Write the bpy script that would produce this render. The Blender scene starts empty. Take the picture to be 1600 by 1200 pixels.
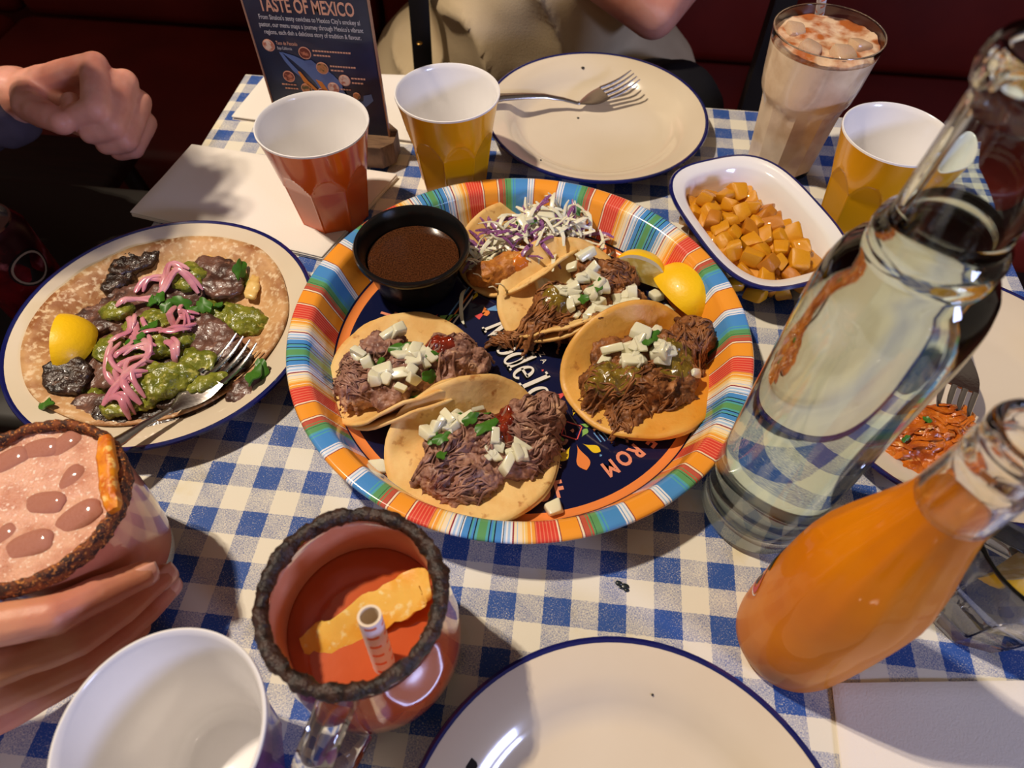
import bpy, bmesh, math, random
from mathutils import Vector, Matrix, noise
from mathutils.bvhtree import BVHTree

PI = math.pi
scene = bpy.context.scene
COL = scene.collection

# ------------------------------------------------------------------ camera
cam_data = bpy.data.cameras.new('camera')
cam = bpy.data.objects.new('camera', cam_data)
COL.objects.link(cam)
_r = Vector((0.993723, 0.111427, 0.009914))
_u = Vector((-0.096532, 0.809339, 0.579354))
_f = Vector((-0.056532, 0.576675, -0.815015))
_m = Matrix.Identity(4)
for _i in range(3):
    _m[_i][0] = _r[_i]
    _m[_i][1] = _u[_i]
    _m[_i][2] = -_f[_i]
_m.translation = Vector((0.023716, -0.311532, 0.393054))
cam.matrix_world = _m
cam_data.sensor_fit = 'HORIZONTAL'
cam_data.sensor_width = 36.0
cam_data.lens = 23.718
cam_data.clip_start = 0.01
cam_data.dof.use_dof = True
cam_data.dof.focus_distance = 0.46
cam_data.dof.aperture_fstop = 9.0
scene.camera = cam

# ------------------------------------------------------------------ world, lamps, exposure
world = bpy.data.worlds.new('world')
scene.world = world
world.use_nodes = True
_bg = world.node_tree.nodes['Background']
_bg.inputs[0].default_value = (1.0, 0.78, 0.62, 1)
_bg.inputs[1].default_value = 0.15

def spot_cluster(loc, aim, power, color, spread=0.028, radius=0.011, n=4, cone=54):
    for k in range(n):
        ld = bpy.data.lights.new('ceiling_spot', 'SPOT')
        ld.energy = power / n
        ld.color = color
        ld.shadow_soft_size = radius
        ld.spot_size = math.radians(cone)
        ld.spot_blend = 0.55
        o = bpy.data.objects.new('ceiling_spot', ld)
        COL.objects.link(o)
        a = 2 * PI * k / n + 0.5
        o.location = Vector(loc) + Vector((math.cos(a), math.sin(a), 0)) * spread
        d = Vector(aim) - o.location
        o.rotation_euler = d.to_track_quat('-Z', 'Y').to_euler()

KEY = 104
spot_cluster((-0.72, 0.12, 1.50), (0.0, -0.02, 0.0), KEY, (1.0, 0.84, 0.66))

def area(loc, aim, power, color, sx, sy):
    ld = bpy.data.lights.new('window_light', 'AREA')
    ld.shape = 'RECTANGLE'
    ld.size = sx
    ld.size_y = sy
    ld.energy = power
    ld.color = color
    o = bpy.data.objects.new('window_light', ld)
    COL.objects.link(o)
    o.location = loc
    d = Vector(aim) - Vector(loc)
    o.rotation_euler = d.to_track_quat('-Z', 'Y').to_euler()
    return o
area((1.45, -1.15, 0.68), (0, 0, 0), 16.0, (0.50, 0.58, 1.0), 0.42, 0.26)

scene.view_settings.view_transform = 'Standard'
scene.view_settings.look = 'None'
scene.view_settings.exposure = 0.0
scene.view_settings.gamma = 1.0
scene.view_settings.use_curve_mapping = False

# ------------------------------------------------------------------ helpers
def lin(c):
    c = c / 255.0
    return c / 12.92 if c <= 0.04045 else ((c + 0.055) / 1.055) ** 2.4

def rgb(r, g, b):
    return (lin(r), lin(g), lin(b), 1.0)

MATS = {}

def mat(name, col, rough=0.5, metal=0.0, spec=0.5, trans=0.0, ior=1.5, coat=0.0, sss=0.0,
        sss_r=(0.004, 0.002, 0.001), bump=None, var=None, var2=None, attr=None, alpha=1.0):
    """Principled material; var=(scale, colour2, low, high) mixes a second colour by noise; bump=(scale, strength)."""
    if name in MATS:
        return MATS[name]
    m = bpy.data.materials.new(name)
    m.use_nodes = True
    nt = m.node_tree
    N, L = nt.nodes, nt.links
    b = N['Principled BSDF']
    b.inputs['Base Color'].default_value = col
    b.inputs['Roughness'].default_value = rough
    b.inputs['Metallic'].default_value = metal
    b.inputs['Specular IOR Level'].default_value = spec
    b.inputs['Transmission Weight'].default_value = trans
    b.inputs['IOR'].default_value = ior
    b.inputs['Coat Weight'].default_value = coat
    b.inputs['Coat Roughness'].default_value = 0.05
    b.inputs['Alpha'].default_value = alpha
    if sss > 0:
        b.inputs['Subsurface Weight'].default_value = sss
        b.inputs['Subsurface Radius'].default_value = sss_r
        b.inputs['Subsurface Scale'].default_value = 1.0
    tc = N.new('ShaderNodeTexCoord')
    last = None
    if attr:
        a = N.new('ShaderNodeAttribute')
        a.attribute_name = attr
        last = a.outputs['Color']
    for vv in (var, var2):
        if not vv:
            continue
        sc, c2, lo, hi = vv[:4]
        nz = N.new('ShaderNodeTexNoise')
        nz.inputs['Scale'].default_value = sc
        nz.inputs['Detail'].default_value = 5.0
        if len(vv) > 4:
            mp = N.new('ShaderNodeMapping')
            mp.inputs['Scale'].default_value = vv[4]
            L.new(tc.outputs['Object'], mp.inputs[0])
            L.new(mp.outputs[0], nz.inputs['Vector'])
        else:
            L.new(tc.outputs['Object'], nz.inputs['Vector'])
        mr = N.new('ShaderNodeMapRange')
        mr.inputs['From Min'].default_value = lo
        mr.inputs['From Max'].default_value = hi
        L.new(nz.outputs['Fac'], mr.inputs['Value'])
        mx = N.new('ShaderNodeMix')
        mx.data_type = 'RGBA'
        if last is None:
            mx.inputs[6].default_value = col
        else:
            L.new(last, mx.inputs[6])
        mx.inputs[7].default_value = c2
        L.new(mr.outputs[0], mx.inputs[0])
        last = mx.outputs[2]
    if last is not None:
        L.new(last, b.inputs['Base Color'])
    if bump:
        nz = N.new('ShaderNodeTexNoise')
        nz.inputs['Scale'].default_value = bump[0]
        nz.inputs['Detail'].default_value = 4.0
        L.new(tc.outputs['Object'], nz.inputs['Vector'])
        bp = N.new('ShaderNodeBump')
        bp.inputs['Strength'].default_value = bump[1]
        bp.inputs['Distance'].default_value = bump[2] if len(bump) > 2 else 0.001
        L.new(nz.outputs['Fac'], bp.inputs['Height'])
        L.new(bp.outputs[0], b.inputs['Normal'])
    MATS[name] = m
    return m

class MB:
    """collects geometry in world coordinates; build() links it as one mesh object"""
    def __init__(self):
        self.v, self.f, self.c = [], [], []

    def add(self, vs, fs, col=None):
        o = len(self.v)
        self.v += [Vector(p) for p in vs]
        self.f += [tuple(i + o for i in q) for q in fs]
        self.c += [col] * len(fs)
        return self

    def merge(self, other, M=None):
        return self.add([M @ p for p in other.v] if M else other.v, other.f)

    def lathe(self, prof, n=64, c=(0, 0, 0), rfun=None):
        c = Vector(c)
        rings, vs, fs = [], [], []
        for r, z in prof:
            if r < 1e-7:
                rings.append([len(vs)])
                vs.append(c + Vector((0, 0, z)))
            else:
                ring = []
                for k in range(n):
                    a = 2 * PI * k / n
                    rr = rfun(r, z, a) if rfun else r
                    ring.append(len(vs))
                    vs.append(c + Vector((rr * math.cos(a), rr * math.sin(a), z)))
                rings.append(ring)
        for A, B in zip(rings, rings[1:]):
            if len(A) == 1 and len(B) == 1:
                continue
            for k in range(n):
                k2 = (k + 1) % n
                if len(A) == 1:
                    fs.append((A[0], B[k2], B[k]))
                elif len(B) == 1:
                    fs.append((A[k], A[k2], B[0]))
                else:
                    fs.append((A[k], A[k2], B[k2], B[k]))
        return self.add(vs, fs)

    def tube(self, pts, rad, n=8, flat=1.0, up=None, cap=True):
        pts = [Vector(p) for p in pts]
        if not hasattr(rad, '__len__'):
            rad = [rad] * len(pts)
        vs, fs = [], []
        prev = Vector(up) if up is not None else None
        for i, p in enumerate(pts):
            t = (pts[min(i + 1, len(pts) - 1)] - pts[max(i - 1, 0)])
            if t.length < 1e-9:
                t = Vector((0, 0, 1))
            t.normalize()
            if prev is None:
                prev = t.orthogonal()
            a = prev - t * prev.dot(t)
            if a.length < 1e-6:
                a = t.orthogonal()
            a.normalize()
            b = t.cross(a)
            prev = a
            for k in range(n):
                w = 2 * PI * k / n
                vs.append(p + a * math.cos(w) * rad[i] * flat + b * math.sin(w) * rad[i])
        for i in range(len(pts) - 1):
            for k in range(n):
                k2 = (k + 1) % n
                fs.append((i * n + k, i * n + k2, (i + 1) * n + k2, (i + 1) * n + k))
        if cap:
            fs.append(tuple(range(n - 1, -1, -1)))
            e = (len(pts) - 1) * n
            fs.append(tuple(e + k for k in range(n)))
        return self.add(vs, fs)

    def box(self, c, s, M=None):
        c = Vector(c)
        vs = []
        for dz in (-1, 1):
            for dx, dy in ((-1, -1), (1, -1), (1, 1), (-1, 1)):
                p = Vector((dx * s[0] / 2, dy * s[1] / 2, dz * s[2] / 2))
                vs.append(c + (M @ p if M else p))
        return self.add(vs, [(3, 2, 1, 0), (4, 5, 6, 7), (0, 1, 5, 4), (1, 2, 6, 5), (2, 3, 7, 6), (3, 0, 4, 7)])

    def prism(self, poly, z0, z1, M=None):
        n = len(poly)
        vs = [Vector((x, y, z0)) for x, y in poly] + [Vector((x, y, z1)) for x, y in poly]
        if M:
            vs = [M @ p for p in vs]
        fs = [tuple(range(n - 1, -1, -1)), tuple(range(n, 2 * n))]
        for k in range(n):
            k2 = (k + 1) % n
            fs.append((k, k2, n + k2, n + k))
        return self.add(vs, fs)

    def ball(self, c, r, M=None, nu=14, nv=9):
        c = Vector(c)
        if not hasattr(r, '__len__'):
            r = (r, r, r)
        vs, fs = [], []
        vs.append(Vector((0, 0, r[2])))
        for i in range(1, nv):
            t = PI * i / nv
            for k in range(nu):
                a = 2 * PI * k / nu
                vs.append(Vector((r[0] * math.sin(t) * math.cos(a), r[1] * math.sin(t) * math.sin(a), r[2] * math.cos(t))))
        vs.append(Vector((0, 0, -r[2])))
        for k in range(nu):
            k2 = (k + 1) % nu
            fs.append((0, 1 + k, 1 + k2))
            for i in range(nv - 2):
                fs.append((1 + i * nu + k, 1 + (i + 1) * nu + k, 1 + (i + 1) * nu + k2, 1 + i * nu + k2))
            fs.append((1 + (nv - 2) * nu + k, len(vs) - 1, 1 + (nv - 2) * nu + k2))
        if M:
            vs = [M @ p for p in vs]
        return self.add([c + p for p in vs], fs)

    def capsule(self, a, b, ra, rb, n=12):
        a, b = Vector(a), Vector(b)
        d = b - a
        L = d.length
        if L < 1e-6:
            return self.ball(a, max(ra, rb))
        t = d / L
        pts, rad = [], []
        for k in range(5, 0, -1):
            w = PI / 2 * k / 5
            pts.append(a - t * ra * math.sin(w) * 0.999)
            rad.append(max(ra * math.cos(w), 1e-5))
        pts += [a, b]
        rad += [ra, rb]
        for k in range(1, 6):
            w = PI / 2 * k / 5
            pts.append(b + t * rb * math.sin(w) * 0.999)
            rad.append(max(rb * math.cos(w), 1e-5))
        return self.tube(pts, rad, n)

    def chain(self, pts, rads, n=12):
        for i in range(len(pts) - 1):
            self.capsule(pts[i], pts[i + 1], rads[i], rads[i + 1], n)
        return self

    def jitter(self, amp, scale, seed=0):
        for p in self.v:
            p += noise.noise_vector(p * scale + Vector((seed, seed * 1.7, 0))) * amp
        return self

    def build(self, name, m, parent=None, smooth=True, loc=None, attr=False, sharp=None):
        og = Vector(loc) if loc is not None else Vector((0, 0, 0))
        q = parent
        base = Vector((0, 0, 0))
        while q is not None:
            base += q.location
            q = q.parent
        me = bpy.data.meshes.new(name)
        me.from_pydata([tuple(p - og - base) for p in self.v], [], self.f)
        me.validate()
        if attr:
            ca = me.color_attributes.new('Col', 'FLOAT_COLOR', 'CORNER')
            for poly in me.polygons:
                c = self.c[poly.index] or (1, 1, 1, 1)
                for li in poly.loop_indices:
                    ca.data[li].color = c
        fin(me, smooth, sharp)
        me.materials.append(m)
        o = bpy.data.objects.new(name, me)
        COL.objects.link(o)
        if loc is not None:
            o.location = og
        if parent is not None:
            o.parent = parent
        return o

def fin(me, smooth=True, sharp=None):
    bm = bmesh.new()
    bm.from_mesh(me)
    bmesh.ops.recalc_face_normals(bm, faces=bm.faces)
    for f in bm.faces:
        f.smooth = smooth
    if smooth:
        lim = math.radians(sharp if sharp else 40)
        for e in bm.edges:
            if len(e.link_faces) == 2 and e.calc_face_angle(0) > lim:
                e.smooth = False
    bm.to_mesh(me)
    bm.free()
    return me

def remesh(mb, voxel, smooth=3, disp=None, factor=0.5):
    """union of everything in mb as one skin; disp=[(scale, amplitude)] roughens it; returns a new MB"""
    me = bpy.data.meshes.new('tmp')
    me.from_pydata([tuple(p) for p in mb.v], [], mb.f)
    fin(me)
    o = bpy.data.objects.new('tmp', me)
    COL.objects.link(o)
    r = o.modifiers.new('r', 'REMESH')
    r.mode = 'VOXEL'
    r.voxel_size = voxel
    if smooth:
        s = o.modifiers.new('s', 'SMOOTH')
        s.iterations = smooth
        s.factor = factor
    dg = bpy.context.evaluated_depsgraph_get()
    ev = o.evaluated_get(dg)
    m2 = bpy.data.meshes.new_from_object(ev)
    out = MB()
    out.v = [v.co.copy() for v in m2.vertices]
    if disp:
        nr = [v.normal.copy() for v in m2.vertices]
        for i, p in enumerate(out.v):
            d = 0
            for sc, am in disp:
                d += noise.noise(p * sc) * am
            out.v[i] = p + nr[i] * d
    out.f = [tuple(q.vertices) for q in m2.polygons]
    out.c = [None] * len(out.f)
    bpy.data.objects.remove(o)
    bpy.data.meshes.remove(me)
    bpy.data.meshes.remove(m2)
    return out

def tag(o, label, cat, group=None, kind=None):
    if label:
        o['label'] = label
    if cat:
        o['category'] = cat
    if group:
        o['group'] = group
    if kind:
        o['kind'] = kind
    return o

def thing(name, label, cat, loc, group=None):
    o = bpy.data.objects.new(name, None)
    o.empty_display_size = 0.02
    COL.objects.link(o)
    o.location = loc
    return tag(o, label, cat, group)

def instance(me, name, parent, M, m=None):
    """object sharing mesh data, placed by matrix M in world space"""
    o = bpy.data.objects.new(name, me)
    COL.objects.link(o)
    if parent is not None:
        o.parent = parent
        base = Vector((0, 0, 0))
        q = parent
        while q is not None:
            base += q.location
            q = q.parent
        M = Matrix.Translation(-base) @ M
    o.matrix_local = M
    return o

def TRS(loc, eul=(0, 0, 0), s=(1, 1, 1)):
    from mathutils import Euler
    if not hasattr(s, '__len__'):
        s = (s, s, s)
    return Matrix.Translation(Vector(loc)) @ Euler(eul).to_matrix().to_4x4() @ Matrix.Diagonal((s[0], s[1], s[2], 1))

def bvh(*mbs):
    vs, fs = [], []
    for b in mbs:
        o = len(vs)
        vs += list(b.v)
        fs += [tuple(i + o for i in q) for q in b.f]
    return BVHTree.FromPolygons(vs, fs)

def drop(tree, x, y, z0=0.2, default=0.0):
    h = tree.ray_cast(Vector((x, y, z0)), Vector((0, 0, -1)))
    if h[0] is None:
        return default, Vector((0, 0, 1))
    n = h[1]
    if n.z < 0:
        n = -n
    return h[0].z, n

def text_mb(s, size, M, bold=0.0, ext=0.00006, align='LEFT', xs=1.0, shear=0.0, space=1.0):
    cu = bpy.data.curves.new('t', 'FONT')
    cu.body = s
    cu.size = size
    cu.extrude = ext
    cu.offset = bold
    cu.align_x = align
    cu.shear = shear
    cu.space_character = space
    cu.resolution_u = 3
    o = bpy.data.objects.new('t', cu)
    COL.objects.link(o)
    dg = bpy.context.evaluated_depsgraph_get()
    me = bpy.data.meshes.new_from_object(o.evaluated_get(dg))
    b = MB()
    S = M @ Matrix.Diagonal((xs, 1, 1, 1))
    b.add([S @ v.co for v in me.vertices], [tuple(q.vertices) for q in me.polygons])
    bpy.data.objects.remove(o)
    bpy.data.curves.remove(cu)
    bpy.data.meshes.remove(me)
    return b

rnd = random.Random(7)

# ------------------------------------------------------------------ materials
M_glass = mat('clear_glass', (1, 1, 1, 1), 0.0, trans=1.0, ior=1.48)
M_glass_green = mat('green_tint_glass', (0.91, 0.98, 0.94, 1), 0.0, trans=1.0, ior=1.5)
M_water = mat('water', (0.99, 1, 1, 1), 0.0, trans=1.0, ior=1.33)
M_ice = mat('ice', (0.95, 0.9, 0.88, 1), 0.08, trans=0.85, ior=1.31, bump=(180, 0.3))
M_enamel = mat('cream_enamel', rgb(226, 213, 190), 0.12, spec=0.6, coat=0.4, var=(9, rgb(218, 203, 178), 0.4, 0.7))
M_enamel_white = mat('white_enamel', rgb(238, 238, 238), 0.12, spec=0.6, coat=0.4)
M_navy = mat('navy_enamel', rgb(22, 28, 92), 0.12, spec=0.6, coat=0.5)
M_chip = mat('chipped_enamel', rgb(30, 30, 34), 0.6)
M_melamine = mat('white_melamine', rgb(240, 238, 238), 0.18, spec=0.5, coat=0.3)
M_orange = mat('orange_melamine', rgb(226, 96, 14), 0.22, coat=0.4)
M_yellow = mat('yellow_melamine', rgb(236, 168, 4), 0.22, coat=0.4)
M_purple = mat('purple_melamine', rgb(124, 58, 100), 0.25, coat=0.4)
M_steel = mat('steel', rgb(190, 184, 178), 0.22, metal=1.0, bump=(400, 0.08))
M_black = mat('black_plastic', rgb(17, 17, 18), 0.25, spec=0.5, bump=(150, 0.05))
M_napkin = mat('paper_napkin', rgb(240, 234, 226), 0.9, spec=0.1, bump=(900, 0.35, 0.0006))
# ------------------------------------------------------------------ the setting
M_floor = mat('dark_floor', rgb(130, 62, 34), 0.45, var=(3.0, rgb(76, 34, 20), 0.35, 0.65, (1, 8, 1)), bump=(30, 0.1))
M_maroon = mat('maroon_paint', rgb(118, 28, 15), 0.55, var=(2.5, rgb(100, 20, 12), 0.35, 0.7))
M_leather = mat('maroon_leather', rgb(118, 28, 15), 0.45, var=(6, rgb(96, 20, 11), 0.35, 0.7), bump=(120, 0.15))
M_dark = mat('dark_metal', rgb(13, 11, 11), 0.5)
M_darkwood = mat('dark_wood', rgb(40, 20, 13), 0.5, var=(14, rgb(24, 11, 8), 0.4, 0.65, (1, 8, 1)))

b = MB().box((0, 0.2, -0.775), (6, 6, 0.05))
tag(b.build('floor', M_floor, smooth=False), 'dark reddish brown restaurant floor', 'floor', kind='structure')
b = MB().box((0, 1.55, 0.6), (6, 0.06, 2.8))
tag(b.build('wall_back', M_maroon, smooth=False), 'dark maroon back wall', 'wall', kind='structure')

# the bench on the far side
bench = thing('bench', 'dark maroon upholstered bench along the back of the table', 'bench', (0, 0.95, -0.75))
def cushion(b, c, s, bev=0.03, M=None):
    t = bmesh.new()
    bmesh.ops.create_cube(t, size=1)
    bmesh.ops.scale(t, vec=s, verts=t.verts)
    bmesh.ops.bevel(t, geom=list(t.edges), offset=bev, segments=3, affect='EDGES', profile=0.5)
    t.verts.ensure_lookup_table()
    vs = [Vector(c) + (M @ v.co if M else v.co) for v in t.verts]
    fs = [tuple(v.index for v in f.verts) for f in t.faces]
    t.free()
    return b.add(vs, fs)
MB().box((0, 0.86, -0.60), (4.2, 0.38, 0.30)).build('base', M_darkwood, bench, smooth=False)
for k in range(5):
    x = -1.6 + k * 0.8
    cushion(MB(), (x, 0.84, -0.395), (0.79, 0.46, 0.11)).build('seat_cushion', M_leather, bench)
    cushion(MB(), (x, 1.13, -0.06), (0.79, 0.12, 0.60)).build('back_cushion', M_leather, bench)

post = thing('metal_post', 'black vertical metal post behind the tall milky drink', 'post', (0.262, 0.58, -0.75))
MB().box((0.262, 0.58, -0.27), (0.026, 0.026, 0.94)).build('pole', M_dark, post, smooth=False)
cushion(MB(), (0.262, 0.58, -0.745), (0.09, 0.09, 0.01), 0.003).build('foot_plate', M_dark, post)

# table under the cloth
TX0, TX1, TY0, TY1 = -0.329, 0.396, -0.47, 0.334
table = thing('table', 'rectangular restaurant table under the blue and white gingham cloth', 'table', (0.03, -0.07, -0.75))
cushion(MB(), (0.0335, -0.068, -0.0165), (0.715, 0.794, 0.028), 0.004).build('tabletop', M_darkwood, table)
MB().box((0.03, -0.07, -0.38), (0.07, 0.07, 0.70)).build('pedestal', M_dark, table, smooth=False)
cushion(MB(), (0.03, -0.07, -0.74), (0.45, 0.45, 0.02), 0.006).build('foot', M_dark, table)

# gingham cloth
U, OX, OY = 0.032, 7.0 * 0.032, 1.7 * 0.032
def gingham():
    m = bpy.data.materials.new('blue_gingham')
    m.use_nodes = True
    nt = m.node_tree
    N, L = nt.nodes, nt.links
    b = N['Principled BSDF']
    b.inputs['Roughness'].default_value = 0.62
    b.inputs['Specular IOR Level'].default_value = 0.25
    tc = N.new('ShaderNodeTexCoord')
    sp = N.new('ShaderNodeSeparateXYZ')
    # slightly ragged print edges
    dn = N.new('ShaderNodeTexNoise')
    dn.inputs['Scale'].default_value = 600
    L.new(tc.outputs['Object'], dn.inputs['Vector'])
    dv = N.new('ShaderNodeVectorMath'); dv.operation = 'MULTIPLY_ADD'
    L.new(dn.outputs['Color'], dv.inputs[0])
    dv.inputs[1].default_value = (0.0012, 0.0012, 0)
    ad = N.new('ShaderNodeVectorMath'); ad.operation = 'ADD'
    L.new(tc.outputs['Object'], dv.inputs[2])
    L.new(dv.outputs[0], sp.inputs[0])
    def M1(op, a, bb=None):
        n = N.new('ShaderNodeMath'); n.operation = op
        for i, q in enumerate((a, bb)):
            if q is None:
                continue
            if isinstance(q, (int, float)):
                n.inputs[i].default_value = q
            else:
                L.new(q, n.inputs[i])
        return n.outputs[0]
    fx = M1('FRACT', M1('DIVIDE', M1('ADD', sp.outputs[0], OX - 0.0006 + 10 * U), U))
    fy = M1('FRACT', M1('DIVIDE', M1('ADD', M1('MULTIPLY', sp.outputs[1], -1.0), 10 * U - OY + 0.0006), U))
    sx = M1('LESS_THAN', fx, 0.5)
    sy = M1('LESS_THAN', fy, 0.5)
    both = M1('MULTIPLY', sx, sy)
    one = M1('SUBTRACT', M1('ADD', sx, sy), M1('MULTIPLY', both, 2.0))
    # thread pattern: two stretched noises
    def threads(sc, scale):
        mp = N.new('ShaderNodeMapping'); mp.inputs['Scale'].default_value = sc
        L.new(tc.outputs['Object'], mp.inputs[0])
        nz = N.new('ShaderNodeTexNoise'); nz.inputs['Scale'].default_value = scale
        nz.inputs['Detail'].default_value = 3
        L.new(mp.outputs[0], nz.inputs['Vector'])
        return nz.outputs['Fac']
    ta = threads((1, 0.35, 1), 2400)
    tb = threads((0.35, 1, 1), 2400)
    big = N.new('ShaderNodeTexNoise'); big.inputs['Scale'].default_value = 60
    L.new(tc.outputs['Object'], big.inputs['Vector'])
    th = M1('ADD', M1('MULTIPLY', ta, 0.5), M1('MULTIPLY', tb, 0.5))
    th = M1('ADD', th, M1('MULTIPLY', M1('SUBTRACT', big.outputs['Fac'], 0.5), 0.22))
    def rng(v, lo, hi):
        r = N.new('ShaderNodeMapRange')
        r.inputs['From Min'].default_value = lo
        r.inputs['From Max'].default_value = hi
        L.new(v, r.inputs['Value'])
        return r.outputs[0]
    half = rng(th, 0.38, 0.64)
    full = rng(th, 0.28, 0.46)
    f = M1('ADD', M1('MULTIPLY', one, M1('MULTIPLY', half, 0.88)), M1('MULTIPLY', both, full))
    mx = N.new('ShaderNodeMix'); mx.data_type = 'RGBA'
    mx.inputs[6].default_value = rgb(233, 228, 212)
    mx.inputs[7].default_value = rgb(46, 84, 160)
    L.new(f, mx.inputs[0])
    # faint old food stains
    st = N.new('ShaderNodeTexNoise'); st.inputs['Scale'].default_value = 26
    st.inputs['Detail'].default_value = 6
    L.new(tc.outputs['Object'], st.inputs['Vector'])
    m2 = N.new('ShaderNodeMix'); m2.data_type = 'RGBA'; m2.blend_type = 'MULTIPLY'
    L.new(M1('MULTIPLY', rng(st.outputs['Fac'], 0.60, 0.72), 0.55), m2.inputs[0])
    L.new(mx.outputs[2], m2.inputs[6])
    m2.inputs[7].default_value = rgb(240, 222, 160)
    L.new(m2.outputs[2], b.inputs['Base Color'])
    bp = N.new('ShaderNodeBump')
    bp.inputs['Strength'].default_value = 0.35
    bp.inputs['Distance'].default_value = 0.0005
    L.new(th, bp.inputs['Height'])
    L.new(bp.outputs[0], b.inputs['Normal'])
    return m
M_gingham = gingham()
b = MB()
# sheet with rounded fold over the table edge
nx, ny = 40, 44
def cloth_pt(i, j):
    # parameters run past the edge and fold down
    def fold(t, lo, hi):
        r, drop_l = 0.004, 0.026
        if t < lo:
            d = lo - t
            return lo - r * math.sin(min(d / r, PI / 2)), -r * (1 - math.cos(min(d / r, PI / 2))) - max(0, d - r * PI / 2)
        if t > hi:
            d = t - hi
            return hi + r * math.sin(min(d / r, PI / 2)), -r * (1 - math.cos(min(d / r, PI / 2))) - max(0, d - r * PI / 2)
        return t, 0.0
    return fold
def ext_params(lo, hi, n):
    e = [0.03, 0.018, 0.0063, 0.0042, 0.0021]
    return [lo - d for d in e] + [lo + (hi - lo) * k / n for k in range(n + 1)] + [hi + d for d in reversed(e)]
fold = cloth_pt(0, 0)
xs = ext_params(TX0 + 0.004, TX1 - 0.004, nx)
ys = ext_params(TY0 + 0.004, TY1 - 0.004, ny)
vs, fs = [], []
for y in ys:
    for x in xs:
        px_, zx = fold(x, TX0 + 0.004, TX1 - 0.004)
        py_, zy = fold(y, TY0 + 0.004, TY1 - 0.004)
        vs.append(Vector((px_, py_, min(zx, zy))))
W_ = len(xs)
for j in range(len(ys) - 1):
    for i in range(W_ - 1):
        fs.append((j * W_ + i, j * W_ + i + 1, (j + 1) * W_ + i + 1, (j + 1) * W_ + i))
b.add(vs, fs)
cloth = b.build('tablecloth', M_gingham, sharp=80)
sol = cloth.modifiers.new('thickness', 'SOLIDIFY'); sol.thickness = 0.0008; sol.offset = -1
tag(cloth, 'blue and white gingham tablecloth covering the whole table', 'tablecloth')

# ------------------------------------------------------------------ left side: chair with a can on it
st = thing('stool', 'dark low stool at the left edge beyond the steak plate', 'stool', (-0.58, 0.14, -0.75))
cushion(MB(), (-0.58, 0.14, -0.16), (0.34, 0.34, 0.03), 0.01).build('seat', mat('dark_seat', rgb(38, 35, 31), 0.5), st)
for sx in (-1, 1):
    for sy in (-1, 1):
        MB().tube([(-0.58 + sx * 0.15, 0.14 + sy * 0.15, -0.75), (-0.58 + sx * 0.13, 0.14 + sy * 0.13, -0.17)], 0.012, 10).build('leg', M_dark, st)
can = thing('drink_can', 'red soft drink can with a round dark emblem at the left edge', 'can', (-0.505, 0.105, -0.145))
cc = Vector((-0.505, 0.105, -0.145))
M_can = mat('red_can', rgb(150, 22, 40), 0.3, metal=0.4, var=(22, rgb(60, 10, 30), 0.42, 0.55), var2=(35, rgb(196, 120, 150), 0.6, 0.68))
MB().lathe([(0, 0.003), (0.022, 0.001), (0.026, 0.006), (0.033, 0.016), (0.033, 0.108), (0.027, 0.119)], 48, cc).build('body', M_can, can)
MB().lathe([(0, 0.114), (0.0235, 0.114), (0.025, 0.121), (0.027, 0.121), (0.0272, 0.117)], 48, cc).build('lid', M_steel, can)
def wrap_disc(b, c, R, a0, z0, r_in, r_out, n=28, sy=1.0):
    vs, fs = [], []
    for k in range(n):
        t = 2 * PI * k / n
        for r in (r_in, r_out):
            a = a0 + r * math.cos(t) / R
            vs.append(Vector(c) + Vector((R * math.cos(a), R * math.sin(a), z0 + r * math.sin(t) * sy)))
    for k in range(n):
        k2 = (k + 1) % n
        fs.append((2 * k, 2 * k + 1, 2 * k2 + 1, 2 * k2))
    return b.add(vs, fs)
emb = wrap_disc(MB(), cc, 0.0333, -0.35, 0.078, 0.0, 0.019).build('emblem', mat('emblem_black', rgb(20, 18, 22), 0.4), can)
wrap_disc(MB(), cc, 0.0335, -0.35, 0.078, 0.015, 0.017).build('emblem_ring', mat('emblem_white', rgb(200, 195, 200), 0.4), emb)

chair_leg = thing('chair', 'black metal chair leg frame in the dark at the left', 'chair', (-0.78, 0.45, -0.75))
MB().tube([(-0.66, 0.34, -0.75), (-0.72, 0.46, -0.31)], 0.014, 10).build('leg', M_dark, chair_leg)
MB().tube([(-0.98, 0.34, -0.75), (-0.95, 0.44, -0.31)], 0.014, 10).build('leg', M_dark, chair_leg)
MB().tube([(-0.68, 0.58, -0.75), (-0.72, 0.56, -0.31)], 0.014, 10).build('leg', M_dark, chair_leg)
MB().tube([(-0.98, 0.58, -0.75), (-0.95, 0.56, -0.31)], 0.014, 10).build('leg', M_dark, chair_leg)
cushion(MB(), (-0.835, 0.48, -0.295), (0.30, 0.20, 0.03), 0.01).build('seat', M_darkwood, chair_leg)

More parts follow.
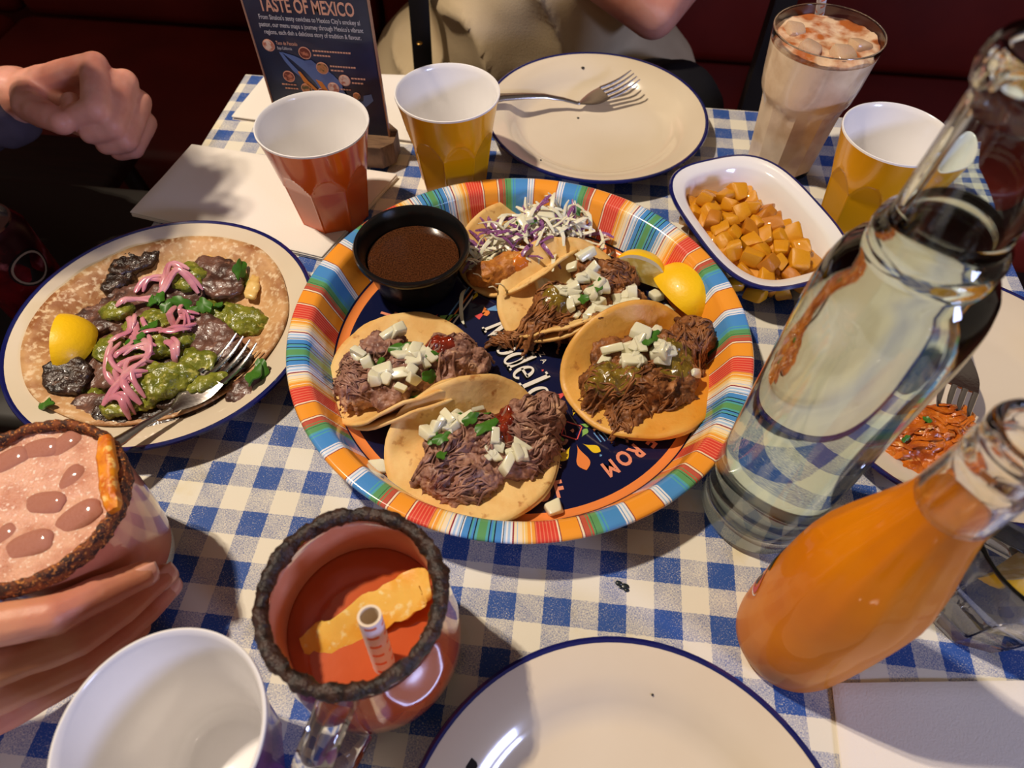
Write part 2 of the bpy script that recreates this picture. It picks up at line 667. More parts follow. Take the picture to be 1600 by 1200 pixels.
# ------------------------------------------------------------------ plates
def plate(x, y, R, label, chips=(), tiltx=0.0):
    t = thing('enamel_plate', label, 'plate', (x, y, 0.0), 'enamel plates with navy rims')
    c = (x, y, 0)
    k = R / 0.107
    top = [(0, 0.0042), (0.066 * k, 0.0042), (0.072 * k, 0.0055), (0.078 * k, 0.010), (0.084 * k, 0.0155), (0.090 * k, 0.0182), (0.100 * k, 0.0212), (0.1045 * k, 0.0222)]
    bot = [(0.1045 * k, 0.0205), (0.100 * k, 0.0195), (0.090 * k, 0.0165), (0.084 * k, 0.0138), (0.078 * k, 0.008), (0.071 * k, 0.0022), (0.068 * k, 0.0006), (0.060 * k, 0.0006), (0.058 * k, 0.0022), (0, 0.0022)]
    pd_ = MB().lathe(top, 96, c).build('dish', M_enamel, t)
    MB().lathe(bot, 96, c).build('underside', M_navy, t)
    MB().lathe([(0.1040 * k, 0.0223), (0.1055 * k, 0.0230), (0.1070 * k, 0.0225), (0.1075 * k, 0.0212), (0.1065 * k, 0.0200), (0.1040 * k, 0.0203)], 96, c).build('rim', M_navy, t)
    for q, (cx_, cy_, s) in enumerate(chips):
        r = math.hypot(cx_ - x, cy_ - y) / k
        z = 0.0042
        for (r0, z0), (r1, z1) in zip(top, top[1:]):
            if r0 / k <= r <= r1 / k:
                z = z0 + (z1 - z0) * (r - r0 / k) / (r1 / k - r0 / k)
        pl = [(cx_ + s * (0.8 + 0.4 * rnd.random()) * math.cos(a), cy_ + s * (0.7 + 0.5 * rnd.random()) * math.sin(a)) for a in [w * PI / 4 for w in range(8)]]
        MB().prism(pl, z + 0.0001, z + 0.0008).build('chip', M_chip, pd_, smooth=False)
    return t
plate(0.0418, 0.276, 0.1055, 'empty cream enamel plate behind the tray with a fork on it', [(0.0255, 0.3595, 0.002), (0.0255, 0.29, 0.0012), (-0.004, 0.2, 0.0008)])
plate(-0.257, -0.024, 0.107, 'cream enamel plate holding the steak tortilla at the left')
plate(0.0803, -0.3143, 0.1078, 'empty cream enamel plate nearest the viewer', [(0.0032, -0.2745, 0.003), (0.092, -0.232, 0.0006)])
plate(0.3035, -0.0085, 0.107, 'cream enamel plate with orange stew leftovers behind the bottles')

# ------------------------------------------------------------------ faceted melamine cups
def cup(x, y, R, H, M_out, label):
    t = thing('melamine_cup', label, 'cup', (x, y, 0.0), 'faceted melamine cups')
    def facet(r, z, a):
        # eight flat faces cut into the cone: they end in arches below the round top
        n = 8
        w = (a % (2 * PI / n)) - PI / n
        q = z / H
        ratio = 0.924 + 0.076 * max(0.0, (q - 0.52) / 0.19)
        rf = r * ratio / math.cos(w)
        return rf - 0.0006 * min(1.0, (r - rf) / 0.0004) if (rf < r and z > 0.001) else r
    zs = [0.0, 0.002, 0.006] + [H * q for q in [0.1 + 0.02 * i for i in range(31)] + [0.75, 0.8, 0.85, 0.9, 0.95]] + [H - 0.0015]
    def rr(z):
        q = z / H
        return R * (0.665 + 0.26 * q ** 0.9 + 0.075 * q ** 5)
    out = [(0, 0.0), (rr(0) - 0.003, 0.0)] + [(rr(z) if z > 0.001 else rr(0) - 0.001, z) for z in zs[1:]]
    MB().lathe(out, 180, (x, y, 0), facet).build('outer_wall', M_out, t, sharp=9)
    th = 0.0022
    inn = [(rr(H - 0.0015), H - 0.0015), (rr(H) - 0.0006, H - 0.0002), (rr(H) - 0.0014, H), (rr(H) - 0.0022, H - 0.0006)]
    inn += [(rr(H * q) * (1 - 0.10 * max(0.0, min(1.0, (0.80 - q) / 0.22))) - th, H * q) for q in (0.95, 0.85, 0.75, 0.65, 0.5, 0.35, 0.2, 0.13)]
    inn += [(rr(0) * 0.88 - th - 0.001, 0.0075), (rr(0) * 0.88 - th - 0.005, 0.005), (0, 0.005)]
    MB().lathe(inn, 128, (x, y, 0)).build('inner_wall', M_melamine, t)
    return t
cup(-0.1752, 0.1267, 0.0436, 0.090, M_orange, 'orange faceted cup with a white inside')
cup(-0.0804, 0.1814, 0.0426, 0.090, M_yellow, 'yellow faceted cup between the menu sign and the back plate')
cup(0.2672, 0.1700, 0.0415, 0.090, M_yellow, 'yellow faceted cup behind the clear water bottle')
cup(-0.1185, -0.2850, 0.0424, 0.090, M_purple, 'purple cup with a white inside nearest the viewer')

# ------------------------------------------------------------------ serape tray
tc_ = Vector((-0.001, -0.0075, 0.0))
tray = thing('serving_tray', 'large round tin tray with striped rim and printed navy base', 'tray', tuple(tc_))
S_ = dict(A=(246, 160, 52), w=(238, 238, 240), b=(78, 146, 210), g=(98, 158, 100), n=(196, 92, 70), r=(222, 72, 58), s=(238, 128, 96), o=(246, 168, 70), y=(248, 206, 120), c=(248, 228, 190), d=(150, 50, 62), l=(172, 204, 236), k=(24, 26, 46), t=(88, 170, 176))
half = [('A', 4.0), ('d', .25), ('w', .5), ('l', .35), ('w', .7), ('b', .25), ('w', .45), ('b', 4.4), ('t', .4), ('b', .5), ('t', .6), ('g', 1.6), ('k', .12), ('g', .5), ('n', .5), ('g', .25), ('n', 1.3), ('d', .2), ('c', .5), ('d', .2), ('A', 4.8), ('d', .25), ('c', .4)]
for q in range(6):
    half += [('r', .62), ('s', .26)]
half += [('n', .2), ('o', .8), ('c', .22), ('o', .8), ('y', .6), ('c', .3), ('y', .35), ('c', 1.1), ('l', .2), ('c', .7), ('d', .4), ('w', .5), ('l', .6), ('w', .45), ('l', .5), ('k', .2), ('w', .3), ('b', 1.5), ('k', .3), ('t', .5), ('b', .5), ('k', .3), ('t', .6), ('g', 1.0)]
tot = sum(w for _, w in half)
half = [(c_, w * 36.0 / tot) for c_, w in half]
seq = half + half[::-1]
TP = [(0.1325, 0.0040), (0.1345, 0.0065), (0.1400, 0.0195), (0.1445, 0.0310), (0.1462, 0.0338), (0.1485, 0.0348), (0.1530, 0.0356), (0.1570, 0.0362), (0.1588, 0.0358), (0.1596, 0.0345), (0.1590, 0.0330)]
b = MB()
for per in range(5):
    a = math.radians(16.0 + 72 * per)
    for c_, w in seq:
        steps = max(1, int(w / 1.4))
        for s in range(steps):
            a0, a1 = a, a + math.radians(w / steps)
            vs = []
            for r, z in TP:
                vs.append(tc_ + Vector((r * math.cos(a0), r * math.sin(a0), z)))
                vs.append(tc_ + Vector((r * math.cos(a1), r * math.sin(a1), z)))
            b.add(vs, [(2 * i, 2 * i + 2, 2 * i + 3, 2 * i + 1) for i in range(len(TP) - 1)], rgb(*S_[c_]))
            a = a1
M_serape = mat('serape_print', (1, 1, 1, 1), 0.16, coat=0.5, attr='Col')
def weld(b, d=1e-6):
    return b
rim = b.build('striped_rim', M_serape, tray, attr=True)
bm_ = bmesh.new(); bm_.from_mesh(rim.data); bmesh.ops.remove_doubles(bm_, verts=bm_.verts, dist=2e-5)
bmesh.ops.recalc_face_normals(bm_, faces=bm_.faces)
for e_ in bm_.edges: e_.smooth = True
bm_.to_mesh(rim.data); bm_.free()
MB().lathe([(0.1588, 0.0330), (0.1545, 0.0344), (0.1478, 0.0328), (0.1462, 0.0300), (0.1416, 0.0185), (0.1362, 0.0052), (0.1335, 0.0005), (0, 0.0005)], 128, tc_).build('underside', mat('tin_back', rgb(60, 60, 66), 0.4, metal=0.6), tray)
ZB = 0.0030
tray_base = MB().lathe([(0.1345, 0.0068), (0.1328, 0.0045), (0.129, 0.0031), (0, ZB)], 128, tc_).build('base', mat('navy_print', rgb(20, 26, 62), 0.15, coat=0.4), tray)
P_or = mat('print_orange', rgb(240, 140, 72), 0.2, coat=0.3)
P_pk = mat('print_peach', rgb(236, 150, 118), 0.2, coat=0.3)
P_wh = mat('print_white', rgb(240, 236, 228), 0.2, coat=0.3)
P_bk = mat('print_black', rgb(10, 10, 14), 0.2, coat=0.3)
P_ye = mat('print_yellow', rgb(240, 205, 40), 0.2, coat=0.3)
P_gr = mat('print_green', rgb(140, 190, 100), 0.2, coat=0.3)
P_bl = mat('print_blue', rgb(110, 160, 215), 0.2, coat=0.3)
P_pi = mat('print_pink', rgb(230, 90, 90), 0.2, coat=0.3)
MB().lathe([(0.1335, 0.0056), (0.1325, 0.00445), (0.1292, 0.0034), (0.1272, 0.0032)], 128, tc_).build('orange_ring', P_or, tray_base)

def letter_at(ch, size, ang, r, inward, m, xs=0.8):
    """one letter on a circle round the tray centre; tops point inward or outward"""
    p = tc_ + Vector((r * math.cos(ang), r * math.sin(ang), ZB + 0.0003))
    rot = ang + (PI / 2 if inward else -PI / 2)
    M = Matrix.Translation(p) @ Matrix.Rotation(rot, 4, 'Z') @ Matrix.Translation((0, -size * 0.35, 0))
    text_mb(ch, size, M, bold=size * 0.035, align='CENTER', xs=xs).build('printed_letter', m, tray_base, smooth=False)
def ang_of(p):
    return math.atan2(p[1] - tc_.y, p[0] - tc_.x), math.hypot(p[0] - tc_.x, p[1] - tc_.y)
for ch, p in (('T', (-0.1042, 0.0176, 0.0030)), ('E', (-0.1085, -0.0002, 0.0030)), ('O', (0.0252, -0.1177, 0.0030)), ('F', (0.0355, -0.1138, 0.0030))):
    a_, r_ = ang_of(p)
    letter_at(ch, 0.0165, a_, r_, True, P_pk)
for ch, p in (('F', (0.0931, -0.0717, 0.0030)), ('R', (0.0850, -0.0806, 0.0030)), ('O', (0.0767, -0.0869, 0.0030)), ('M', (0.0681, -0.0951, 0.0030))):
    a_, r_ = ang_of(p)
    letter_at(ch, 0.0150, a_, r_, False, P_pk)

# brand word in tall white serif letters, drawn as outlines
def serif_word(M, h, m, off, name):
    """condensed slab-serif 'Modelo' built from strokes; u runs along the word, v is up"""
    b = MB()
    e = 0.00025
    def quad(x0, y0, x1, y1):
        b.prism([(x0 * h, y0 * h), (x1 * h, y0 * h), (x1 * h, y1 * h), (x0 * h, y1 * h)], off, off + e, M)
    def poly(pts):
        b.prism([(x * h, y * h) for x, y in pts], off, off + e, M)
    def ring(cx, cy, rx, ry, sx, sy, a0=0.0, a1=2 * PI, n=28):
        for k in range(n):
            t0 = a0 + (a1 - a0) * k / n
            t1 = a0 + (a1 - a0) * (k + 1) / n
            poly([(cx + rx * math.cos(t0), cy + ry * math.sin(t0)), (cx + rx * math.cos(t1), cy + ry * math.sin(t1)),
                  (cx + (rx - sx) * math.cos(t1), cy + (ry - sy) * math.sin(t1)), (cx + (rx - sx) * math.cos(t0), cy + (ry - sy) * math.sin(t0))])
    x = 0.0
    # M
    quad(0.06, 0, 0.17, 1); quad(0.62, 0, 0.80, 1)
    poly([(0.06, 1), (0.26, 1), (0.46, 0.18), (0.40, 0.0)]); poly([(0.40, 0.0), (0.46, 0.18), (0.70, 1), (0.62, 1)])
    quad(0, 0, 0.24, 0.07); quad(0.54, 0, 0.88, 0.07); quad(0.0, 0.93, 0.2, 1); quad(0.66, 0.93, 0.88, 1)
    # o
    ring(1.14, 0.34, 0.23, 0.36, 0.12, 0.07)
    # d
    ring(1.62, 0.34, 0.22, 0.36, 0.12, 0.07); quad(1.75, 0, 1.89, 1); quad(1.64, 0.93, 1.82, 1); quad(1.80, 0, 1.97, 0.07)
    # e
    ring(2.23, 0.34, 0.23, 0.36, 0.12, 0.07, 0.05, 2 * PI - 0.75); quad(2.06, 0.33, 2.44, 0.41)
    # l
    quad(2.62, 0, 2.76, 1); quad(2.52, 0, 2.86, 0.07); quad(2.52, 0.93, 2.70, 1)
    # o
    ring(3.12, 0.34, 0.23, 0.36, 0.12, 0.07)
    return b.build(name, m, tray_base, smooth=False)
pA, pB = Vector((-0.0317, 0.0129, 0.0030)), Vector((0.0022, -0.0366, 0.0030))
dirw = (pB - pA).normalized()
hL = (pB - pA).length / 2.60
Mw = Matrix.Translation(pA + Vector((0, 0, 0.0002))) @ Matrix.Rotation(math.atan2(dirw.y, dirw.x), 4, 'Z')
serif_word(Mw @ Matrix.Translation((0.0012, -0.0014, 0)), hL, P_bk, 0.0001, 'word_shadow')
serif_word(Mw, hL, P_wh, 0.0004, 'word_print')
for ch, p in (('Z', (0.0138, -0.0080, 0.0030)), ('A', (0.0157, -0.0137, 0.0030))):
    a_, r_ = math.atan2(dirw.y, dirw.x), 0
    text_mb(ch, 0.006, Matrix.Translation(p) @ Matrix.Rotation(a_, 4, 'Z') @ Matrix.Translation((0, 0, 0.0004)), align='CENTER').build('printed_letter', P_wh, tray_base, smooth=False)

def drop_shape(p, ang, L, w, m, name='teardrop_print'):
    pts = []
    for k in range(14):
        t = k / 13.0
        pts.append((L * t, w * math.sin(PI * t ** 1.9) * 0.5))
    pts += [(x, -y) for x, y in pts[-2:0:-1]]
    MB().prism(pts, 0.0002, 0.0005, Matrix.Translation(p) @ Matrix.Rotation(ang, 4, 'Z')).build(name, m, tray_base, smooth=False)
def tri_shape(p, ang, L, m):
    MB().prism([(0, -L * .3), (L, 0), (0, L * .3)], 0.0002, 0.0005, Matrix.Translation(p) @ Matrix.Rotation(ang, 4, 'Z')).build('triangle_print', m, tray_base, smooth=False)
z3 = ZB
q0 = Vector((0.0450, -0.0799, 0.0030))
drop_shape(q0, math.radians(-68), 0.020, 0.009, P_or)
drop_shape(q0 + Vector((0.004, 0.001, 0)), math.radians(-20), 0.013, 0.006, P_ye)
drop_shape(q0 + Vector((-0.004, -0.002, 0)), math.radians(-115), 0.013, 0.006, P_ye)
drop_shape(q0 + Vector((-0.006, 0.002, 0)), math.radians(172), 0.008, 0.004, P_gr)
drop_shape(q0 + Vector((0.003, 0.006, 0)), math.radians(65), 0.008, 0.004, P_gr)
drop_shape(q0 + Vector((-0.004, 0.022, 0)), math.radians(75), 0.010, 0.0045, P_ye)
drop_shape(q0 + Vector((0.001, 0.0165, 0)), math.radians(-10), 0.007, 0.003, P_gr)
Mq = Matrix.Translation(q0 + Vector((-0.004, 0.0105, 0))) @ Matrix.Rotation(math.radians(-14), 4, 'Z')
for (x0, y0, x1, y1) in ((-.006, -.006, .006, -.0052), (-.006, .0052, .006, .006), (-.006, -.006, -.0052, .006), (.0052, -.006, .006, .006)):
    MB().prism([(x0, y0), (x1, y0), (x1, y1), (x0, y1)], 0.0002, 0.0005, Mq).build('frame_print', P_pi, tray_base, smooth=False)
drop_shape(q0 + Vector((-0.0052, 0.0105, 0)), 0.0, 0.003, 0.003, P_pk)
for k in range(5):
    if k < 3:
        MB().prism([(0, -.0004), (.0085, -.0004), (.0085, .0004), (0, .0004)], 0.0002, 0.0005, Matrix.Translation(q0 + Vector((0.011 + k * 0.0026, 0.0105 + k * 0.0010, 0))) @ Matrix.Rotation(math.radians(-52), 4, 'Z')).build('line_print', P_bl, tray_base, smooth=False)
tri_shape((0.0291, -0.0438, 0.0030), math.radians(40), 0.009, P_pi)
for (x_, y_) in ((0, 0),):
    drop_shape((-0.0332, 0.0354, 0.0030), math.radians(-70), 0.011, 0.006, P_or)
    drop_shape((-0.0428, 0.0396, 0.0030), math.radians(75), 0.009, 0.004, P_ye)
    tri_shape((-0.0368, 0.0225, 0.0030), math.radians(50), 0.009, P_pi)
    tri_shape((-0.0230, 0.0340, 0.0030), math.radians(200), 0.010, P_bl)
# patterned corner under the sauce pot
for k, mm in enumerate((P_wh, P_or, P_bl)):
    MB().prism([(0, k * .0035), (0.04, k * .0035), (0.04, k * .0035 + .0012), (0, k * .0035 + .0012)], 0.0002, 0.0005,
               Matrix.Translation((-0.0536, 0.0134, 0.0030)) @ Matrix.Rotation(math.radians(70), 4, 'Z')).build('line_print', mm, tray_base, smooth=False)
tri_shape((-0.0631, 0.0174, 0.0030), math.radians(30), 0.014, P_gr)
tri_shape((-0.0714, 0.0145, 0.0030), math.radians(60), 0.009, P_pi)
rnd2 = random.Random(3)
for k in range(26):
    a_ = rnd2.uniform(0, 2 * PI); r_ = rnd2.uniform(0.02, 0.1)
    p = tc_ + Vector((r_ * math.cos(a_), r_ * math.sin(a_), ZB))
    drop_shape(p, a_, 0.002, 0.002, rnd2.choice([P_pk, P_bl, P_wh, P_pi]), 'dot_print')

# ------------------------------------------------------------------ sauce pot
rc = Vector((-0.0893, 0.0545, 0.0033))
pot = thing('sauce_ramekin', 'black ramekin of dark brown dipping broth on the tray', 'ramekin', tuple(rc))
MB().lathe([(0, 0), (0.029, 0), (0.0305, 0.002), (0.0345, 0.018), (0.0385, 0.031), (0.0415, 0.0345), (0.0434, 0.0365), (0.0436, 0.0395), (0.0425, 0.0412), (0.0405, 0.0410), (0.0388, 0.0385), (0.0368, 0.033), (0.033, 0.012), (0.030, 0.0055), (0, 0.005)], 96, rc).build('pot', M_black, pot)
M_broth = mat('brown_broth', rgb(78, 44, 24), 0.08, spec=0.5, var=(800, rgb(52, 28, 14), 0.42, 0.60), var2=(1300, rgb(116, 72, 40), 0.60, 0.7), coat=0.3, bump=(160, 0.08))
MB().lathe([(0, 0.0262), (0.030, 0.0262), (0.0346, 0.0266), (0.0352, 0.024), (0, 0.022)], 96, rc).build('broth', M_broth, pot)
# ------------------------------------------------------------------ potato dish
dc = Vector((0.1735, 0.1265, 0.0))
dang = math.radians(-64.8)
dish = thing('pie_dish', 'white enamel oblong dish with navy edge holding fried potatoes', 'dish', tuple(dc))
def super_loft(prof, n=96, p=3.2):
    """prof: (a, b, z) half axes per level"""
    b = MB()
    vs, fs = [], []
    for a_, b_, z in prof:
        for k in range(n):
            t = 2 * PI * k / n
            ct, st_ = math.cos(t), math.sin(t)
            q = (abs(ct / a_) ** p + abs(st_ / b_) ** p) ** (-1 / p) if a_ > 1e-5 else 0
            x, y = q * ct, q * st_
            vs.append(dc + Vector((x * math.cos(dang) - y * math.sin(dang), x * math.sin(dang) + y * math.cos(dang), z)))
    m_ = len(prof)
    for i in range(m_ - 1):
        for k in range(n):
            k2 = (k + 1) % n
            fs.append((i * n + k, i * n + k2, (i + 1) * n + k2, (i + 1) * n + k))
    return b.add(vs, fs)
A0, B0 = 0.0765, 0.056
b = super_loft([(1e-4, 1e-4, 0.006), (A0 - .026, B0 - .026, 0.006), (A0 - .021, B0 - .021, 0.008), (A0 - .015, B0 - .015, 0.022), (A0 - .0125, B0 - .0125, 0.0315), (A0 - .010, B0 - .010, 0.034), (A0 - .002, B0 - .002, 0.0362)])
b.build('bowl', M_enamel_white, dish)
super_loft([(A0 - .002, B0 - .002, 0.0364), (A0 - .0005, B0 - .0005, 0.0368), (A0 + .0006, B0 + .0006, 0.0355), (A0 + .0003, B0 + .0003, 0.0340), (A0 - .002, B0 - .002, 0.0342)]).build('rim', M_navy, dish)
super_loft([(A0 - .002, B0 - .002, 0.0345), (A0 - .010, B0 - .010, 0.0322), (A0 - .0115, B0 - .0115, 0.030), (A0 - .014, B0 - .014, 0.020), (A0 - .020, B0 - .020, 0.003), (A0 - .023, B0 - .023, 0.0006), (1e-4, 1e-4, 0.0006)]).build('underside', M_navy, dish)

M_potato = mat('fried_potato', rgb(232, 166, 26), 0.26, spec=0.5, coat=0.3, var=(120, rgb(196, 112, 16), 0.45, 0.62), var2=(230, rgb(110, 58, 16), 0.62, 0.71), bump=(300, 0.25))
M_potato_d = mat('browned_potato', rgb(214, 136, 26), 0.3, spec=0.5, coat=0.2, var=(120, rgb(140, 72, 18), 0.45, 0.63), bump=(300, 0.25))
def chunk_mesh(name, seed, m, bev=0.20, jit=0.18):
    r = random.Random(seed)
    t = bmesh.new()
    bmesh.ops.create_cube(t, size=1)
    for v in t.verts:
        v.co += Vector((r.uniform(-jit, jit), r.uniform(-jit, jit), r.uniform(-jit, jit)))
    bmesh.ops.bevel(t, geom=list(t.edges), offset=bev, segments=2, affect='EDGES', profile=0.55)
    me = bpy.data.meshes.new(name)
    t.to_mesh(me)
    t.free()
    fin(me, True, 50)
    me.materials.append(m)
    return me
pm = [chunk_mesh('potato_dice', 20 + k, M_potato if k < 5 else M_potato_d) for k in range(7)]
r4 = random.Random(11)
spots = []
def in_dish(u, v):
    return (abs(u / (A0 - .0155)) ** 3.2 + abs(v / (B0 - .0155)) ** 3.2) < 1
for layer, (z, cnt) in enumerate(((0.0125, 70), (0.0205, 62), (0.0285, 46))):
    tries = 0
    got = []
    while len(got) < cnt and tries < 4000:
        tries += 1
        u = r4.uniform(-A0, A0)
        v = r4.uniform(-B0, B0)
        sh = 1.0 + 0.10 * layer
        if not in_dish(u * sh, v * sh):
            continue
        # far end of the dish is left bare
        if v > 0.034 - 0.007 * layer + u * 0.16:
            continue
        if u < -0.054 + 0.008 * layer:
            continue
        if all((u - a) ** 2 + (v - b_) ** 2 > (0.0099 if layer < 2 else 0.0104) ** 2 for a, b_ in got):
            got.append((u, v))
    spots += [(u, v, z) for u, v in got]
for i, (u, v, z) in enumerate(spots):
    x = dc.x + u * math.cos(dang) - v * math.sin(dang)
    y = dc.y + u * math.sin(dang) + v * math.cos(dang)
    s = r4.uniform(0.0112, 0.0148)
    pk = r4.choice([0, 1, 2, 3, 4, 0, 1, 2, 5, 6])
    o = instance(pm[pk], 'potato_dice', None,
                 TRS((x, y, z + r4.uniform(-.0015, .002)), (r4.uniform(-.6, .6), r4.uniform(-.6, .6), r4.uniform(0, 6.3)), (s * r4.uniform(.8, 1.25), s * r4.uniform(.85, 1.1), s * r4.uniform(.75, 1.0))))
    tag(o, 'golden yellow fried potato cube in the white oblong dish' if pk < 5 else 'darker browned potato cube in the white oblong dish', 'potato', 'golden potato dice in the oblong dish' if pk < 5 else 'browned potato dice in the oblong dish')

# ------------------------------------------------------------------ tall milky drink
hc = Vector((0.2150, 0.2465, 0.0))
hg = thing('tall_glass', 'tall glass of milky cinnamon drink behind the potatoes', 'glass', tuple(hc))
def hfac(r, z, a):
    n = 10
    w = (a % (2 * PI / n)) - PI / n
    k = max(0.0, min(1.0, (0.072 - z + 0.004 * math.cos(n * a)) / 0.006))
    return r * (1 + k * (math.cos(PI / n) / math.cos(w) - 1) * 0.9)
ho = [(0, 0.0), (0.026, 0.0), (0.0285, 0.002), (0.0305, 0.02), (0.0325, 0.045), (0.0338, 0.060), (0.0345, 0.066), (0.0352, 0.070), (0.0372, 0.074), (0.0385, 0.078), (0.0400, 0.090), (0.0418, 0.110), (0.0432, 0.1235), (0.0431, 0.125)]
hi = [(0.0415, 0.125), (0.0412, 0.1235), (0.0398, 0.110), (0.0378, 0.088), (0.0355, 0.075), (0.0325, 0.066), (0.0300, 0.045), (0.0280, 0.02), (0.0262, 0.010), (0.022, 0.008), (0, 0.008)]
MB().lathe([(r_, z_) for r_, z_ in ho if z_ <= 0.002] + [(0.0292, 0.007), (0, 0.007)], 120, hc, hfac).build('glass_base', M_glass, hg, sharp=25)
HL = 0.1155
MB().lathe([(0.0409, HL - 0.006), (0.0427, HL + 0.0003), (0.0433, 0.1235), (0.0432, 0.125), (0.0427, 0.1254), (0.0421, 0.125), (0.0419, 0.1235), (0.0412, HL), (0.0400, HL - 0.006), (0.0409, HL - 0.006)], 120, hc).build('glass_wall', M_glass, hg, sharp=50)
M_horchata = mat('milky_drink', rgb(236, 214, 186), 0.4, spec=0.4, coat=1.0, var=(38, rgb(206, 176, 142), 0.45, 0.7))
M_foam = mat('cinnamon_foam', rgb(232, 200, 166), 0.5, var=(60, rgb(180, 98, 40), 0.42, 0.58), bump=(250, 0.5))
MB().lathe([(0, 0.0072), (0.0292, 0.0072), (0.0305, 0.02), (0.0325, 0.045), (0.0338, 0.060), (0.0345, 0.066), (0.0352, 0.070), (0.0372, 0.074), (0.0385, 0.078), (0.0400, 0.090), (0.0418, 0.110), (0.0426, HL), (0, HL)], 120, hc, hfac).build('milky_drink', M_horchata, hg, sharp=25)
b = MB()
b.lathe([(0, 0.1185), (0.010, 0.1182), (0.018, 0.1185), (0.024, 0.1184), (0.030, 0.1182), (0.036, 0.1182), (0.0408, 0.1176), (0.0414, 0.1165), (0.0412, HL - 0.0005), (0, HL - 0.0005)], 96, hc)
for p in b.v:
    if p.z > hc.z + 0.1168:
        p.z += noise.noise(p * 90) * 0.0022 + noise.noise(p * 260) * 0.0009
b.build('foam_layer', M_foam, hg)
M_iceh = mat('milky_ice', rgb(236, 208, 176), 0.15, trans=0.35, ior=1.31, sss=0.2, var=(50, rgb(212, 150, 92), 0.5, 0.7))
ice_me = chunk_mesh('ice_cube', 51, M_iceh, 0.25, 0.12)
for dx, dy, rz, s, lb in ((0.008, -0.024, 0.4, 0.019, 'nearest the viewer'), (-0.016, -0.018, 1.1, 0.018, 'left of the nearest one'), (0.024, -0.008, 2.0, 0.016, 'rightmost'), (-0.024, 0.010, 0.2, 0.016, 'leftmost, left of the straw')):
    o = instance(ice_me, 'ice_cube', None, TRS((hc.x + dx, hc.y + dy, 0.1168), (0.2, 0.15, rz), (s, s, s * 0.62)))
    tag(o, 'ice cube floating in the tall milky drink, ' + lb, 'ice cube', 'ice in the milky drink')

def straw(pts, r, label, n_bands):
    """paper straw: banded tube made of short rings so that the stripes are real colour faces"""
    a, e = Vector(pts[0]), Vector(pts[1])
    d = (e - a)
    t = d.normalized()
    s1 = t.orthogonal().normalized()
    s2 = t.cross(s1)
    root = thing('paper_straw', label, 'straw', tuple(a))
    n, nb = 24, n_bands
    b = MB()
    vs, fs, cs = [], [], []
    rows = nb * 4
    for i in range(rows + 1):
        for k in range(n):
            w = 2 * PI * k / n
            vs.append(a + d * (i / rows) + (s1 * math.cos(w) + s2 * math.sin(w)) * r)
    for i in range(rows):
        for k in range(n):
            k2 = (k + 1) % n
            ph = ((i + 4.0 * k / n) % 4) < 0.6
            b.c.append(rgb(232, 120, 70) if ph else rgb(240, 236, 240))
            b.f.append((i * n + k, i * n + k2, (i + 1) * n + k2, (i + 1) * n + k))
    b.v = vs
    b.build('straw_tube', mat('straw_paper', (1, 1, 1, 1), 0.6, attr='Col'), root, attr=True)
    b = MB()
    top = a
    for rr_, off in ((r, 0.0), (r * 0.78, 0.0), (r * 0.78, 0.03)):
        for k in range(n):
            w = 2 * PI * k / n
            b.v.append(top + t * off + (s1 * math.cos(w) + s2 * math.sin(w)) * rr_)
    for i in range(2):
        for k in range(n):
            k2 = (k + 1) % n
            b.f.append((i * n + k, i * n + k2, (i + 1) * n + k2, (i + 1) * n + k)); b.c.append(None)
    b.build('straw_inside', mat('straw_inner', rgb(232, 214, 190), 0.7), root)
    return root
straw(((0.2055, 0.2753, 0.1550), (0.2221, 0.3080, 0.1080)), 0.0038, 'striped paper straw standing in the tall milky drink', 6)

# ------------------------------------------------------------------ clear water bottle
wc = Vector((0.1596, -0.1100, 0.0))
wb = thing('water_bottle', 'large clear glass water bottle with a thick neck ring', 'bottle', tuple(wc))
wo = [(0, 0.003), (0.024, 0.002), (0.029, 0.0), (0.0325, 0.0015), (0.0340, 0.006), (0.0340, 0.060), (0.0340, 0.120), (0.0340, 0.178), (0.0337, 0.190), (0.0328, 0.199), (0.0308, 0.207), (0.0278, 0.2125), (0.0248, 0.216), (0.0236, 0.2185), (0.0240, 0.2215), (0.0243, 0.2245), (0.0236, 0.2275), (0.0214, 0.2295), (0.0203, 0.233), (0.0198, 0.245), (0.0190, 0.262), (0.0184, 0.276), (0.0185, 0.280), (0.0204, 0.2825), (0.0212, 0.287), (0.0205, 0.2925), (0.0186, 0.2950)]
wi = [(0.0160, 0.2945), (0.0150, 0.290), (0.0152, 0.276), (0.0165, 0.245), (0.0172, 0.230), (0.0185, 0.222), (0.0215, 0.2155), (0.0255, 0.210), (0.0285, 0.2045), (0.0302, 0.198), (0.0312, 0.188), (0.0314, 0.178), (0.0314, 0.120), (0.0314, 0.060), (0.0314, 0.024), (0.0300, 0.0195), (0.024, 0.0175), (0.010, 0.0195), (0, 0.0200)]
MB().lathe(wo + wi, 128, wc).build('glass_wall', M_glass_green, wb, sharp=60)
WL = 0.2360
MB().lathe([(0, 0.0199), (0.010, 0.0194), (0.0241, 0.0174), (0.0301, 0.0194), (0.0315, 0.0239), (0.0315, 0.060), (0.0315, 0.120), (0.0315, 0.178), (0.0313, 0.188), (0.0303, 0.198), (0.0286, 0.2045), (0.0256, 0.210), (0.0216, 0.2155), (0.0186, 0.222), (0.0173, 0.230), (0.0170, WL), (0.0164, WL - 0.0005), (0, WL - 0.0008)], 128, wc).build('water', M_water, wb, sharp=60)

